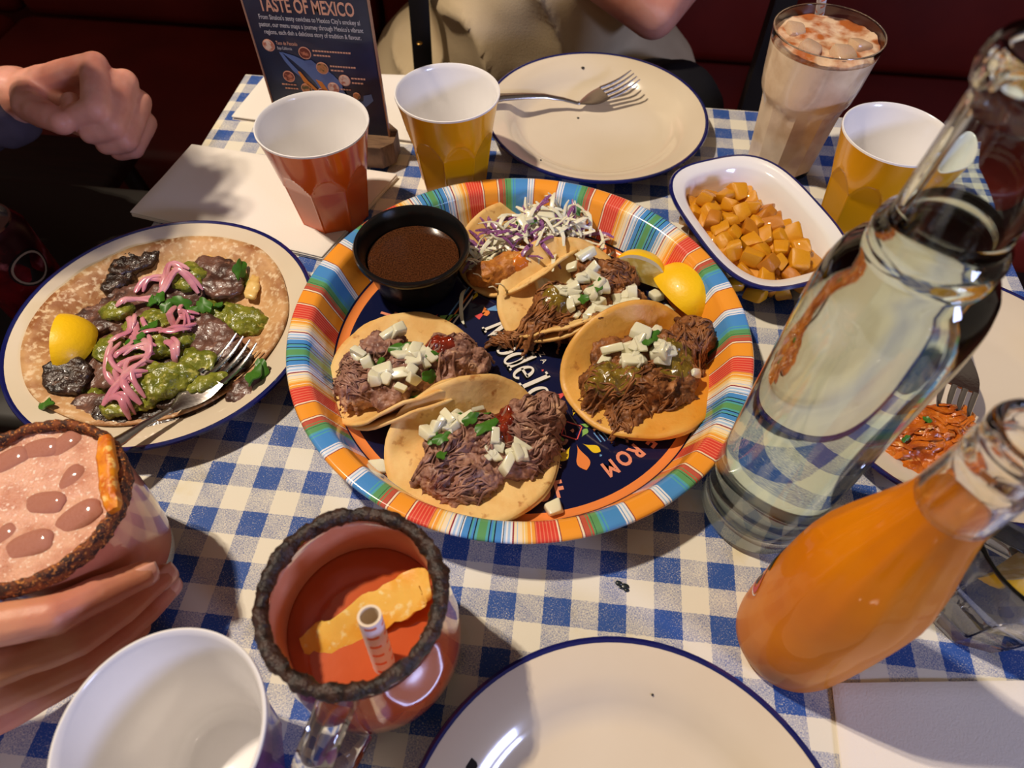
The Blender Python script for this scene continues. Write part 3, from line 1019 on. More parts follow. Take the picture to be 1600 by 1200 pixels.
# ------------------------------------------------------------------ orange soda bottle
oc = Vector((0.1703, -0.1905, 0.0))
ob = thing('soda_bottle', 'open glass bottle of orange soda beside the white napkin', 'bottle', tuple(oc))
oo = [(0, 0.003), (0.020, 0.002), (0.0240, 0.0), (0.0276, 0.0018), (0.0298, 0.006), (0.0308, 0.014), (0.0313, 0.030), (0.0314, 0.050), (0.0312, 0.068), (0.0309, 0.074), (0.0310, 0.078), (0.0306, 0.090), (0.0298, 0.102), (0.0280, 0.115), (0.0250, 0.128), (0.0212, 0.142), (0.0176, 0.156), (0.0150, 0.168), (0.0142, 0.184), (0.0138, 0.196), (0.0133, 0.203), (0.0140, 0.2045), (0.0142, 0.208), (0.0134, 0.210), (0.0131, 0.215), (0.0139, 0.2165), (0.0140, 0.2205), (0.0130, 0.2225)]
oi = [(0.0102, 0.2223), (0.0098, 0.219), (0.0104, 0.205), (0.0110, 0.196), (0.0116, 0.184), (0.0126, 0.168), (0.0152, 0.156), (0.0188, 0.142), (0.0226, 0.128), (0.0256, 0.115), (0.0274, 0.102), (0.0282, 0.090), (0.0290, 0.050), (0.0284, 0.014), (0.0262, 0.008), (0.018, 0.006), (0, 0.0065)]
def ribs(r, z, a):
    k = max(0.0, min(1.0, (z - 0.085) / 0.02)) * max(0.0, min(1.0, (0.175 - z) / 0.02))
    return r + 0.0003 * k * math.cos(14 * a + z * 60)
def orib(r, z, a):
    return ribs(r, z, a)
OL = 0.1765
up_o = [(r_, z_) for r_, z_ in oo if z_ > OL]
up_i = [(r_, z_) for r_, z_ in oi if z_ > OL]
MB().lathe([(0.0136, OL - 0.006), (0.0146, OL + 0.0002)] + up_o + [(0.0116, 0.2232)] + up_i + [(0.0120, OL), (0.0112, OL - 0.006), (0.0136, OL - 0.006)], 126, oc).build('glass_wall', M_glass, ob, sharp=60)
M_soda = mat('orange_soda', rgb(228, 134, 0), 0.55, spec=0.15, coat=0.3, var=(20, rgb(220, 124, 0), 0.4, 0.6))
MB().lathe([(r_, z_) for r_, z_ in oo if z_ < OL - 0.004] + [(0.0145, OL), (0.0120, OL - 0.0004), (0, OL - 0.0012)], 126, oc, orib).build('orange_soda', M_soda, ob, sharp=60)
# printed badge on the left side of the bottle
la = math.radians(131)
badge = wrap_disc(MB(), oc, 0.03155, la, 0.048, 0.0, 0.0215, 48, 0.62).build('label_badge', mat('label_white', rgb(244, 240, 232), 0.3), ob)
wrap_disc(MB(), oc, 0.03165, la, 0.048, 0.0168, 0.0200, 48, 0.62).build('label_ring', mat('label_orange', rgb(228, 84, 22), 0.3), badge)
def wrap_text(s, size, a0, z0, m, name, R=0.0318, xs=0.8):
    tb = text_mb(s, size, Matrix.Identity(4), bold=size * .03, align='CENTER', xs=xs)
    for p in tb.v:
        a = a0 + p.x / R
        r = R + p.z
        p.x, p.y, p.z = oc.x + r * math.cos(a), oc.y + r * math.sin(a), z0 + p.y
    tb.build(name, m, badge, smooth=False)
wrap_text('S', 0.013, la + 0.38, 0.044, mat('label_dark', rgb(24, 34, 40), 0.35), 'label_letter')
wrap_disc(MB(), oc, 0.0317, la + 0.2, 0.066, 0.0, 0.008, 24, 0.6).build('label_leaf', mat('label_green', rgb(18, 48, 38), 0.35), ob)

# ------------------------------------------------------------------ clear tumbler with a lemon slice
uc = Vector((0.278, -0.157, 0.0))
tg = thing('tumbler', 'clear faceted water tumbler behind the orange soda bottle', 'glass', tuple(uc))
def ufac(r, z, a):
    n = 9
    w = (a % (2 * PI / n)) - PI / n
    k = max(0.0, min(1.0, (0.058 - z) / 0.006))
    return r * (1 + k * (math.cos(PI / n) / math.cos(w) - 1) * 0.95)
MB().lathe([(0, 0.002), (0.026, 0.0), (0.0295, 0.0015), (0.0315, 0.015), (0.0335, 0.040), (0.0350, 0.056), (0.0362, 0.062), (0.0375, 0.079), (0.0372, 0.080), (0.0352, 0.080), (0.0345, 0.070), (0.0330, 0.056), (0.0312, 0.040), (0.0295, 0.018), (0.027, 0.0135), (0, 0.0125)], 108, uc, ufac).build('glass_wall', M_glass, tg, sharp=25)
MB().lathe([(0, 0.0123), (0.0271, 0.0133), (0.0296, 0.018), (0.0313, 0.040), (0.0318, 0.046), (0, 0.0455)], 108, uc, ufac).build('water', M_water, tg, sharp=40)

M_peel = mat('lemon_peel', rgb(250, 200, 22), 0.4, spec=0.4, bump=(350, 0.25), coat=0.1)
M_pulp = mat('lemon_pulp', rgb(226, 196, 92), 0.25, spec=0.5, sss=0.3, var=(120, rgb(244, 226, 150), 0.45, 0.6), bump=(300, 0.3))
M_pith = mat('lemon_pith', rgb(244, 234, 196), 0.5, sss=0.2)
def lemon_wedge(c, eul, label, L=0.058, R=0.024, half=0.62):
    """wedge of a lemon: curved peel outside, two cut faces with pulp, blunt tips"""
    root = thing('lemon_wedge', label, 'lemon', c)
    M = TRS(c, eul)
    n, m_ = 16, 10
    def prof(t):
        return R * max(0.0, 1 - abs(t) ** 2.4) ** 0.55
    def P(t, a, k):
        r = prof(t) * k
        return M @ Vector((t * L / 2, r * math.sin(a), -R * 0.55 + r * math.cos(a)))
    b = MB(); vs, fs = [], []
    ts = [-1 + 2 * i / n for i in range(n + 1)]
    for t in ts:
        for j in range(m_ + 1):
            vs.append(P(t, -half + 2 * half * j / m_, 1.0))
    for i in range(n):
        for j in range(m_):
            q = i * (m_ + 1) + j
            fs.append((q, q + 1, q + m_ + 2, q + m_ + 1))
    b.add(vs, fs).build('peel', M_peel, root)
    for sgn in (-1, 1):
        b1, b2 = MB(), MB()
        for b_, k0, k1 in ((b1, 0.86, 1.0), (b2, 0.0, 0.86)):
            vs, fs = [], []
            for t in ts:
                vs += [P(t, sgn * half, k0), P(t, sgn * half, k1)]
            for i in range(n):
                fs.append((2 * i, 2 * i + 1, 2 * i + 3, 2 * i + 2))
            b_.add(vs, fs)
        b1.build('pith', M_pith, root)
        b2.build('pulp', M_pulp, root)
    return root
lemon_wedge((0.279, -0.160, 0.047), (1.2, 0.4, 0.6), 'lemon wedge inside the clear tumbler', 0.046, 0.02, 0.5)

# ------------------------------------------------------------------ pink iced drink held by the hand
kc = Vector((-0.2245, -0.1940, 0.0))
pg = thing('rocks_glass', 'glass of frothy pink cocktail with a chilli rim held at left', 'glass', tuple(kc))
MB().lathe([(0, 0.002), (0.030, 0.0), (0.0345, 0.0015), (0.0372, 0.006), (0.0394, 0.0165), (0.0340, 0.0150), (0, 0.0140)], 120, kc).build('glass_base', M_glass, pg, sharp=60)
MB().lathe([(0.0444, 0.0868), (0.0445, 0.090), (0.0436, 0.0910), (0.0426, 0.090), (0.0424, 0.0868), (0.0444, 0.0868)], 120, kc).build('glass_wall', M_glass, pg, sharp=60)
M_pink = mat('pink_cocktail', rgb(216, 134, 102), 0.4, spec=0.4, coat=1.0, var=(30, rgb(200, 112, 80), 0.4, 0.65))
M_froth = mat('pink_froth', rgb(232, 176, 148), 0.35, sss=0.3, sss_r=(0.006, 0.003, 0.002), var=(85, rgb(206, 140, 112), 0.42, 0.62), var2=(500, rgb(250, 222, 204), 0.58, 0.66), bump=(700, 0.8, 0.0012), coat=0.3)
MB().lathe([(0, 0.0141), (0.0340, 0.0151), (0.0394, 0.0166), (0.0404, 0.022), (0.0430, 0.050), (0.0442, 0.075), (0.0443, 0.082), (0, 0.082)], 120, kc).build('pink_drink', M_pink, pg)
b = MB().lathe([(0, 0.0862), (0.012, 0.0862), (0.024, 0.0862), (0.034, 0.0862), (0.0405, 0.0865), (0.0430, 0.0870), (0.0444, 0.0866), (0.0443, 0.0818), (0, 0.0818)], 120, kc)
for p in b.v:
    if p.z > 0.085:
        p.z += noise.noise(p * 110) * 0.0010
b.build('froth', M_froth, pg)
def crust(c, R, z, mr, m, parent, name, seed, amp, n=220, k=12, sq=1.0, below=0.0):
    """rough crumbly ring pressed on a rim"""
    b = MB(); vs, fs = [], []
    for i in range(n):
        a = 2 * PI * i / n
        for j in range(k):
            w = 2 * PI * j / k
            r = mr * (1 + 0.35 * noise.noise(Vector((math.cos(a) * 5, math.sin(a) * 5, seed))))
            p = Vector((math.cos(a) * (R + r * math.cos(w)), math.sin(a) * (R + r * math.cos(w)), z + r * sq * math.sin(w) - (below if math.sin(w) < -0.1 and math.cos(w) > -.2 else 0)))
            q = p * 520 + Vector((seed, 0, 0))
            p += noise.noise_vector(q) * amp + noise.noise_vector(q * 0.35) * amp
            vs.append(Vector(c) + p)
    for i in range(n):
        i2 = (i + 1) % n
        for j in range(k):
            j2 = (j + 1) % k
            fs.append((i * k + j, i2 * k + j, i2 * k + j2, i * k + j2))
    return b.add(vs, fs).build(name, m, parent, sharp=60)
M_tajin = mat('chilli_salt', rgb(132, 66, 24), 0.7, var=(240, rgb(62, 32, 18), 0.42, 0.56), var2=(700, rgb(222, 140, 60), 0.56, 0.66), bump=(900, 0.8))
crust(kc, 0.0438, 0.0885, 0.0027, M_tajin, pg, 'chilli_rim', 3.1, 0.0009, sq=1.3, below=0.004)
M_ice_p = mat('pink_ice', rgb(196, 132, 112), 0.08, spec=0.6, trans=0.15, ior=1.31, coat=0.5, var=(70, rgb(168, 98, 74), 0.42, 0.60), var2=(420, rgb(236, 200, 184), 0.56, 0.66))
ice_p = bpy.data.meshes.new('ice_cube')
_ib = MB().ball((0, 0, 0), (0.5, 0.5, 0.5), None, 28, 18)
for _p in _ib.v:
    _k = 0.5 / (abs(_p.x) ** 3 + abs(_p.y) ** 3 + abs(_p.z) ** 3) ** (1 / 3)
    _p *= _k
    _p += noise.noise_vector(_p * 3) * 0.05
ice_p.from_pydata(_ib.v, [], _ib.f)
fin(ice_p)
ice_p.materials.append(M_ice_p)
pink_ice_at = ['at the far rim left of the pale oval', 'at the far rim nearest the dried orange strip', 'beside the middle of the dried orange strip', 'in the centre of the froth', 'largest, at the near right rim', 'at the near rim left of the largest one', 'at the left frame edge near the far rim', 'cut off by the left frame edge near the hand']
for qi, (p, rz, s) in enumerate((((-0.2361, -0.1645, 0.0860), 0.3, .018), ((-0.2250, -0.1605, 0.0860), 1.0, .017), ((-0.2115, -0.1788, 0.0860), 1.5, .015), ((-0.2181, -0.1930, 0.0860), 0.1, .018), ((-0.1983, -0.1982, 0.0860), 0.8, .020), ((-0.2145, -0.2146, 0.0860), 0.45, .020), ((-0.2488, -0.1728, 0.0860), 0.7, .018), ((-0.2288, -0.2124, 0.0860), 1.3, .014))):
    o = instance(ice_p, 'ice_cube', None, TRS((p[0], p[1], 0.0845), (0.12, -0.1, rz), (s * 1.15, s * 0.72, s * 0.34)))
    tag(o, 'ice cube in the pink cocktail, ' + pink_ice_at[qi], 'ice cube', 'ice in the pink cocktail')
# dried orange strip on the rim
M_dried = mat('dried_orange', rgb(238, 150, 18), 0.5, sss=0.15, var=(130, rgb(206, 104, 10), 0.42, 0.62, (1, 1, 1)), var2=(200, rgb(250, 205, 110), 0.58, 0.7), bump=(260, 0.4))
def strip(pts, w, th, side, m, name, label, cat, wob=0.0006):
    pts = [Vector(p) for p in pts]
    b = MB(); vs, fs = [], []
    # resample
    R_ = []
    for i in range(len(pts) - 1):
        for k in range(6):
            R_.append(pts[i].lerp(pts[i + 1], k / 6))
    R_.append(pts[-1])
    n = len(R_)
    for i, p in enumerate(R_):
        t = (R_[min(i + 1, n - 1)] - R_[max(i - 1, 0)]).normalized()
        s = Vector(side); s = (s - t * s.dot(t)).normalized()
        u = t.cross(s).normalized()
        e = 1.0 - 0.35 * abs(2 * i / (n - 1) - 1) ** 6
        for (x, y) in ((-1, -.6), (-.5, -1), (.5, -1), (1, -.6), (1, .6), (.5, 1), (0, .75), (-.5, 1), (-1, .6)):
            vs.append(p + s * x * w * e * (1 + 0.25 * noise.noise(p * 120 + Vector((x, 0, 0)))) + u * y * th * e + noise.noise_vector(p * 300 + Vector((x, y, 0))) * wob)
    K = 9
    for i in range(n - 1):
        for k in range(K):
            k2 = (k + 1) % K
            fs.append((i * K + k, i * K + k2, (i + 1) * K + k2, (i + 1) * K + k))
    fs.append(tuple(range(K - 1, -1, -1))); fs.append(tuple((n - 1) * K + k for k in range(K)))
    b.add(vs, fs)
    o = b.build(name, m, None, loc=tuple(R_[n // 2]), sharp=60)
    return tag(o, label, cat)
strip([(-0.1999, -0.1581, 0.0940), (-0.1910, -0.1729, 0.0950), (-0.1848, -0.1845, 0.0950), (-0.1772, -0.1961, 0.0940)], 0.0040, 0.0034, (1, 0.1, 0.25), M_dried, 'dried_orange_strip', 'dried orange strip lying on the rim of the pink cocktail', 'fruit slice')

# ------------------------------------------------------------------ mug of red cocktail
mc = Vector((-0.0536, -0.2245, 0.0))
mg = thing('glass_mug', 'glass mug of red tomato cocktail with a dark chilli rim', 'mug', tuple(mc))
ML = 0.060
MB().lathe([(0, 0.003), (0.028, 0.0), (0.0325, 0.001), (0.0355, 0.005), (0.0405, 0.0135), (0.034, 0.0130), (0, 0.011)], 120, mc).build('glass_base', M_glass, mg, sharp=60)
MB().lathe([(0.0396, 0.0830), (0.0403, 0.0871), (0.0396, 0.096), (0.0388, 0.0985), (0.0368, 0.0985), (0.0362, 0.096), (0.0364, 0.0871), (0.0374, 0.0830), (0.0396, 0.0830)], 120, mc).build('glass_wall', M_glass, mg, sharp=60)
M_red = mat('red_cocktail', rgb(196, 88, 40), 0.10, spec=0.5, coat=1.0, var=(26, rgb(184, 76, 32), 0.4, 0.65), bump=(60, 0.12))
MB().lathe([(0, 0.0112), (0.034, 0.0132), (0.0405, 0.0137), (0.0415, 0.016), (0.0445, 0.030), (0.0447, 0.045), (0.0434, ML), (0.0408, 0.080), (0.0402, 0.0868), (0.0365, 0.0868), (0.0367, 0.080), (0.0379, ML), (0.0362, ML), (0, ML)], 120, mc).build('red_drink', M_red, mg, sharp=70)
# drying film left on the inside wall above the drink
def film_mat():
    m = bpy.data.materials.new('cocktail_film')
    m.use_nodes = True
    nt = m.node_tree; N, L = nt.nodes, nt.links
    b = N['Principled BSDF']
    b.inputs['Roughness'].default_value = 0.35
    tc = N.new('ShaderNodeTexCoord')
    n1 = N.new('ShaderNodeTexNoise'); n1.inputs['Scale'].default_value = 42; n1.inputs['Detail'].default_value = 8
    L.new(tc.outputs['Object'], n1.inputs['Vector'])
    sp = N.new('ShaderNodeSeparateXYZ'); L.new(tc.outputs['Object'], sp.inputs[0])
    mr = N.new('ShaderNodeMapRange'); mr.inputs['From Min'].default_value = 0.100; mr.inputs['From Max'].default_value = 0.078
    L.new(sp.outputs[2], mr.inputs['Value'])
    ad = N.new('ShaderNodeMath'); ad.operation = 'ADD'
    L.new(n1.outputs['Fac'], ad.inputs[0]); L.new(mr.outputs[0], ad.inputs[1])
    m2 = N.new('ShaderNodeMapRange'); m2.inputs['From Min'].default_value = 0.55; m2.inputs['From Max'].default_value = 0.95
    L.new(ad.outputs[0], m2.inputs['Value'])
    L.new(m2.outputs[0], b.inputs['Alpha'])
    mx = N.new('ShaderNodeMix'); mx.data_type = 'RGBA'
    mx.inputs[6].default_value = rgb(232, 186, 158); mx.inputs[7].default_value = rgb(204, 112, 68)
    L.new(n1.outputs['Fac'], mx.inputs[0])
    L.new(mx.outputs[2], b.inputs['Base Color'])
    return m
MB().lathe([(0.0360, 0.0965), (0.0361, 0.088), (0.0363, 0.080), (0.0369, 0.070), (0.0374, ML + 0.0008)], 120, mc).build('drying_film', film_mat(), mg)
M_chamoy = mat('dark_chilli_crust', rgb(58, 34, 24), 0.45, spec=0.5, var=(200, rgb(30, 18, 14), 0.42, 0.58), var2=(800, rgb(120, 82, 56), 0.64, 0.72), bump=(700, 0.8))
crust(mc, 0.0388, 0.0980, 0.0034, M_chamoy, mg, 'chilli_rim', 8.4, 0.0011)
hb = MB()
hp = [(-0.052, -0.262, 0.084), (-0.053, -0.272, 0.0865), (-0.056, -0.284, 0.083), (-0.060, -0.293, 0.071), (-0.062, -0.296, 0.055), (-0.061, -0.291, 0.037), (-0.058, -0.279, 0.024), (-0.056, -0.267, 0.022)]
hb.tube(hp, [0.0065, 0.006, 0.006, 0.0062, 0.0062, 0.006, 0.006, 0.007], 16, 1.4, up=(1, 0.1, 0))
hb.build('handle', M_glass, mg, sharp=60)
straw(((-0.0430, -0.2330, 0.1030), (-0.0404, -0.2442, 0.0500)), 0.0052, 'striped paper straw leaning in the red cocktail mug', 7)
M_mango = mat('dried_mango', rgb(246, 200, 96), 0.4, sss=0.25, var=(45, rgb(240, 168, 40), 0.46, 0.66), var2=(260, rgb(252, 226, 160), 0.58, 0.7), bump=(200, 0.3))
strip([(-0.0799, -0.2411, 0.0595), (-0.0671, -0.2347, 0.0610), (-0.0524, -0.2232, 0.0635), (-0.0396, -0.2149, 0.0680), (-0.0296, -0.2079, 0.0720), (-0.0244, -0.2068, 0.0735)], 0.0092, 0.0016, (0.3, 0.85, 0.40), M_mango, 'dried_mango_slice', 'pale yellow dried mango slice floating in the red cocktail mug', 'fruit slice', 0.0009)

# ------------------------------------------------------------------ napkins
def napkin(quad, z0, sheets, th, label, sag=None, puff=0.0):
    """stack of folded sheets over a four-cornered outline (world xy)"""
    root = thing('paper_napkin', label, 'napkin', (sum(q[0] for q in quad) / 4, sum(q[1] for q in quad) / 4, z0))
    n = 16
    for s in range(sheets):
        b = MB(); vs, fs = [], []
        off = Vector((noise.noise(Vector((s * 3.1, 0, 1))), noise.noise(Vector((s * 3.1, 5, 1))), 0)) * 0.005
        for j in range(n + 1):
            for i in range(n + 1):
                u, v = i / n, j / n
                p = (Vector(quad[0]).to_2d() * (1 - u) * (1 - v) + Vector(quad[1]).to_2d() * (1 - u) * v + Vector(quad[2]).to_2d() * u * v + Vector(quad[3]).to_2d() * u * (1 - v))
                e = min(u, 1 - u, v, 1 - v)
                z = z0 + s * th + puff * s * min(1, e * 5) + noise.noise(Vector((p.x * 22, p.y * 22, s))) * 0.0006
                vs.append(Vector((p.x, p.y, z)) + off * (0.4 if s else 0))
        for j in range(n):
            for i in range(n):
                q = j * (n + 1) + i
                fs.append((q, q + 1, q + n + 2, q + n + 1))
        o = b.add(vs, fs).build('folded_sheet', M_napkin, root, sharp=80)
        so = o.modifiers.new('thickness', 'SOLIDIFY'); so.thickness = th * 0.8; so.offset = 1
        bv = o.modifiers.new('soft_edge', 'BEVEL'); bv.width = th * 0.3; bv.segments = 2; bv.limit_method = 'ANGLE'
    return root
napkin([(-0.3473, 0.1030, 0.0050), (-0.3315, 0.2009, 0.0050), (-0.1318, 0.1819, 0.0010), (-0.1701, 0.0699, 0.0010)], 0.0006, 3, 0.0016, 'folded white napkins under the orange cup', puff=0.0004)
napkin([(-0.3124, 0.2512, 0.0020), (-0.3027, 0.3359, 0.0020), (-0.1441, 0.3465, 0.0020), (-0.1305, 0.2346, 0.0020)], 0.0006, 2, 0.0018, 'folded cream napkin behind the menu sign')
napkin([(0.1905, -0.2165), (0.2460, -0.1790), (0.3050, -0.2050), (0.2750, -0.3400)][::1] if False else [(0.1860, -0.345, 0), (0.1915, -0.2120, 0), (0.2985, -0.1985, 0), (0.2930, -0.332, 0)], 0.0006, 2, 0.0007, 'white embossed napkin under the orange soda bottle and tumbler')

# ------------------------------------------------------------------ menu sign
sc_ = Vector((-0.193, 0.2080, 0.0048))
sign = thing('menu_sign', 'navy menu card standing in a wooden block behind the orange cup', 'sign', tuple(sc_))
SX0, SX1, SY, SZ0, SZ1 = -0.2420, -0.1425, 0.2080, 0.0240, 0.1840
def rot_sign(M_=None):
    return Matrix.Identity(4)
M_wood = mat('oak_block', rgb(120, 92, 66), 0.6, var=(60, rgb(88, 64, 44), 0.4, 0.62, (1, 6, 1)), bump=(200, 0.15))
# block with chamfered corners
bx0, bx1, by0, by1 = -0.228, -0.1365, 0.1885, 0.2275
ch_ = 0.010
poly = [(bx0 + ch_, by0), (bx1 - ch_, by0), (bx1, by0 + ch_), (bx1, by1 - ch_), (bx1 - ch_, by1), (bx0 + ch_, by1), (bx0, by1 - ch_), (bx0, by0 + ch_)]
MB().prism(poly, 0.0048, 0.0258).build('wooden_block', M_wood, sign, smooth=False)
M_acr = mat('acrylic', (1, 1, 1, 1), 0.02, trans=1.0, ior=1.2)
card = MB().box(((SX0 + SX1) / 2, SY, (SZ0 + SZ1) / 2), (SX1 - SX0, 0.0012, SZ1 - SZ0)).build('card', mat('menu_navy', rgb(30, 48, 86), 0.35, coat=0.3, var=(18, rgb(24, 38, 70), 0.4, 0.6)), sign, smooth=False)
MB().box((SX0 - 0.0006, SY, (SZ0 + SZ1) / 2), (0.0012, 0.0035, SZ1 - SZ0)).build('edge_strip', mat('acrylic_edge', rgb(170, 130, 110), 0.2), sign, smooth=False)
MB().box((SX1 + 0.0006, SY, (SZ0 + SZ1) / 2), (0.0012, 0.0035, SZ1 - SZ0)).build('edge_strip', mat('acrylic_edge', rgb(170, 130, 110), 0.2), sign, smooth=False)
Ms = Matrix(((1, 0, 0, SX0), (0, 0, -1, SY - 0.0008), (0, 1, 0, SZ0), (0, 0, 0, 1)))   # (u, v, out)
def stext(s, u, v, size, m, align='LEFT', bold=0.0, xs=1.0, name='printed_text'):
    text_mb(s, size, Ms @ Matrix.Translation((u, v, 0.0002)), bold=bold, align=align, xs=xs).build(name, m, card, smooth=False)
T_pe = mat('ink_peach', rgb(232, 176, 150), 0.5)
T_wh = mat('ink_pale', rgb(206, 206, 214), 0.5)
W_ = SX1 - SX0
stext('TASTE OF MEXICO', 0.050, 0.1065, 0.0145, T_pe, 'CENTER', 0.0003, 0.62, 'title_text')
stext("From Sinaloa's zesty ceviches to Mexico City's smokey al", 0.050, 0.1000, 0.0052, T_wh, 'CENTER', 0.00005, 0.68)
stext("pastor, our menu maps a journey through Mexico's vibrant", 0.050, 0.0942, 0.0052, T_wh, 'CENTER', 0.00005, 0.68)
stext('regions, each dish a delicious story of tradition & flavour.', 0.050, 0.0884, 0.0052, T_wh, 'CENTER', 0.00005, 0.66)
def sprism(poly, m, name, o0=0.0002, o1=0.0004):
    MB().prism(poly, o0, o1, Ms).build(name, m, card, smooth=False)
mapm = mat('ink_map_blue', rgb(92, 122, 186), 0.5)
mp = [(0.020, 0.0740), (0.030, 0.0715), (0.038, 0.0680), (0.044, 0.0690), (0.050, 0.0630), (0.055, 0.0615), (0.060, 0.0570), (0.066, 0.0500), (0.066, 0.0440), (0.069, 0.0370), (0.074, 0.0330), (0.082, 0.0350), (0.083, 0.0400), (0.090, 0.0420), (0.091, 0.0360), (0.084, 0.0300), (0.074, 0.0240), (0.064, 0.0270), (0.054, 0.0320), (0.047, 0.0400), (0.043, 0.0490), (0.036, 0.0590), (0.028, 0.0670)]
mp2 = [(0.018, 0.0740), (0.0205, 0.0735), (0.025, 0.0660), (0.031, 0.0580), (0.036, 0.0510), (0.034, 0.0505), (0.026, 0.0580), (0.021, 0.0660)]
def tri_poly(poly):
    bm = bmesh.new()
    f = bm.faces.new([bm.verts.new(Ms @ Vector((x, y, 0.0003))) for x, y in poly])
    bmesh.ops.triangulate(bm, faces=[f])
    b = MB()
    bm.verts.index_update()
    b.add([v.co.copy() for v in bm.verts], [tuple(v.index for v in q.verts) for q in bm.faces])
    bm.free()
    return b
tri_poly(mp).build('printed_map', mapm, card, smooth=False)
tri_poly(mp2).build('printed_map', mapm, card, smooth=False)
for poly in ([(0.030, 0.058), (0.032, 0.058), (0.037, 0.050), (0.044, 0.042), (0.042, 0.041), (0.033, 0.049)], [(0.044, 0.052), (0.049, 0.050), (0.053, 0.042), (0.058, 0.035), (0.055, 0.034), (0.048, 0.043)]):
    sprism(poly, mat('ink_orange', rgb(226, 140, 50), 0.5), 'printed_map_region', 0.0004, 0.0006)
photos = ((0.011, 0.0790, 0.0050), (0.040, 0.0745, 0.0052), (0.052, 0.0625, 0.0052), (0.069, 0.0530, 0.0050), (0.021, 0.0530, 0.0050), (0.034, 0.0430, 0.0048), (0.058, 0.0455, 0.0050), (0.047, 0.0400, 0.0042), (0.077, 0.0395, 0.0032))
food = [mat('ink_food_a', rgb(196, 120, 96), 0.5, var=(260, rgb(236, 214, 196), 0.45, 0.58)), mat('ink_food_b', rgb(120, 52, 44), 0.5, var=(300, rgb(206, 130, 100), 0.5, 0.6)), mat('ink_food_c', rgb(206, 140, 90), 0.5, var=(280, rgb(90, 90, 50), 0.5, 0.6))]
for k, (u, v, r) in enumerate(photos):
    sprism([(u + r * math.cos(2 * PI * i / 24), v + r * math.sin(2 * PI * i / 24)) for i in range(24)], T_pe, 'photo_frame', 0.0004, 0.0006)
    sprism([(u + r * .86 * math.cos(2 * PI * i / 24), v + r * .86 * math.sin(2 * PI * i / 24)) for i in range(24)], food[k % 3], 'food_photo', 0.0005, 0.0008)
stext('Taco de Pescado', 0.0175, 0.0800, 0.0042, T_pe, 'LEFT', 0, 0.62)
stext('Baja California', 0.0175, 0.0760, 0.0034, T_wh, 'LEFT', 0, 0.62)
for (u, v, w) in ((0.047, 0.0762, 0.032), (0.047, 0.0725, 0.012), (0.059, 0.0640, 0.020), (0.059, 0.0605, 0.009), (0.075, 0.0545, 0.012), (0.075, 0.0505, 0.009), (0.013, 0.0450, 0.013), (0.015, 0.0415, 0.010), (0.064, 0.0440, 0.008)):
    k = u
    while k < u + w:
        d = 0.0015 + 0.0015 * abs(noise.noise(Vector((k * 900, v * 500, 0))))
        sprism([(k, v), (k + d, v), (k + d, v + 0.0012), (k, v + 0.0012)], T_pe, 'fine_print')
        k += d + 0.0006

# ------------------------------------------------------------------ forks
def fork(tip, root_h, neck, handle, width, label, up=(0, 0, 1), th=0.0011, dip=0.003, extra=None):
    """tip: mid point of tine tips; root_h: where tines start; neck: end of head; handle: list of further points"""
    tip, root_h, neck = Vector(tip), Vector(root_h), Vector(neck)
    t = (root_h - tip).normalized()
    upv = Vector(up)
    side = t.cross(upv).normalized()
    nrm = side.cross(t).normalized()
    o = thing('fork', label, 'fork', tuple(neck))
    hw = width / 2
    # tines
    for k in range(4):
        x = (-1 + 2 * k / 3) * (hw - 0.0018)
        pts, rad = [], []
        for i in range(7):
            q = i / 6
            p = tip.lerp(root_h, q) + side * x * (0.92 + 0.08 * q) - nrm * dip * math.sin(PI * q)
            pts.append(p); rad.append(0.0008 + 0.0012 * min(1, q * 1.6))
        MB().tube(pts, rad, 8, 0.62, up=nrm).build('tine', M_steel, o)
    # head
    b = MB(); vs, fs = [], []
    rows = 10
    ctr = []
    for i in range(rows + 1):
        q = i / rows
        p = root_h.lerp(neck, q) - nrm * dip * 0.9 * math.sin(PI * (q * 0.85)) 
        w = hw * (1.0 if q < 0.25 else max(0.19, (1 - ((q - 0.25) / 0.75) ** 1.7)))
        for x, y in ((-1, 0), (-0.6, -1.2), (0, -1.6), (0.6, -1.2), (1, 0), (0.6, 0.6), (0, 0.2), (-0.6, 0.6)):
            vs.append(p + side * x * w + nrm * y * th * 0.8)
    K = 8
    for i in range(rows):
        for k in range(K):
            k2 = (k + 1) % K
            fs.append((i * K + k, i * K + k2, (i + 1) * K + k2, (i + 1) * K + k))
    fs.append(tuple(range(K))); fs.append(tuple(rows * K + k for k in range(K)))
    b.add(vs, fs).build('head', M_steel, o)
    hp_ = [root_h.lerp(neck, 0.93)] + [neck] + [Vector(p) for p in handle]
    rad = [0.0023, 0.0022] + [0.0026 + 0.0028 * (i / max(1, len(handle) - 1)) for i in range(len(handle))]
    MB().tube(hp_, rad, 12, 0.55, up=nrm).build('handle', M_steel, o)
    return o
fork((-0.1903, -0.0346, 0.0260), (-0.2044, -0.0689, 0.0235), (-0.2193, -0.0999, 0.0270), [(-0.2273, -0.1136, 0.0310), (-0.2341, -0.1274, 0.0340), (-0.2440, -0.1400, 0.0365)], 0.0235, 'steel fork resting on the steak tortilla', dip=0.0035)
fork((0.0777, 0.3327, 0.0285), (0.0494, 0.3166, 0.0170), (0.0233, 0.3027, 0.0125), [(0.0092, 0.3027, 0.0155), (-0.0096, 0.2984, 0.0200), (-0.0276, 0.2895, 0.0240), (-0.0482, 0.2798, 0.0270), (-0.066, 0.2660, 0.0300)], 0.023, 'steel fork lying across the empty plate behind the tray', dip=0.0022)
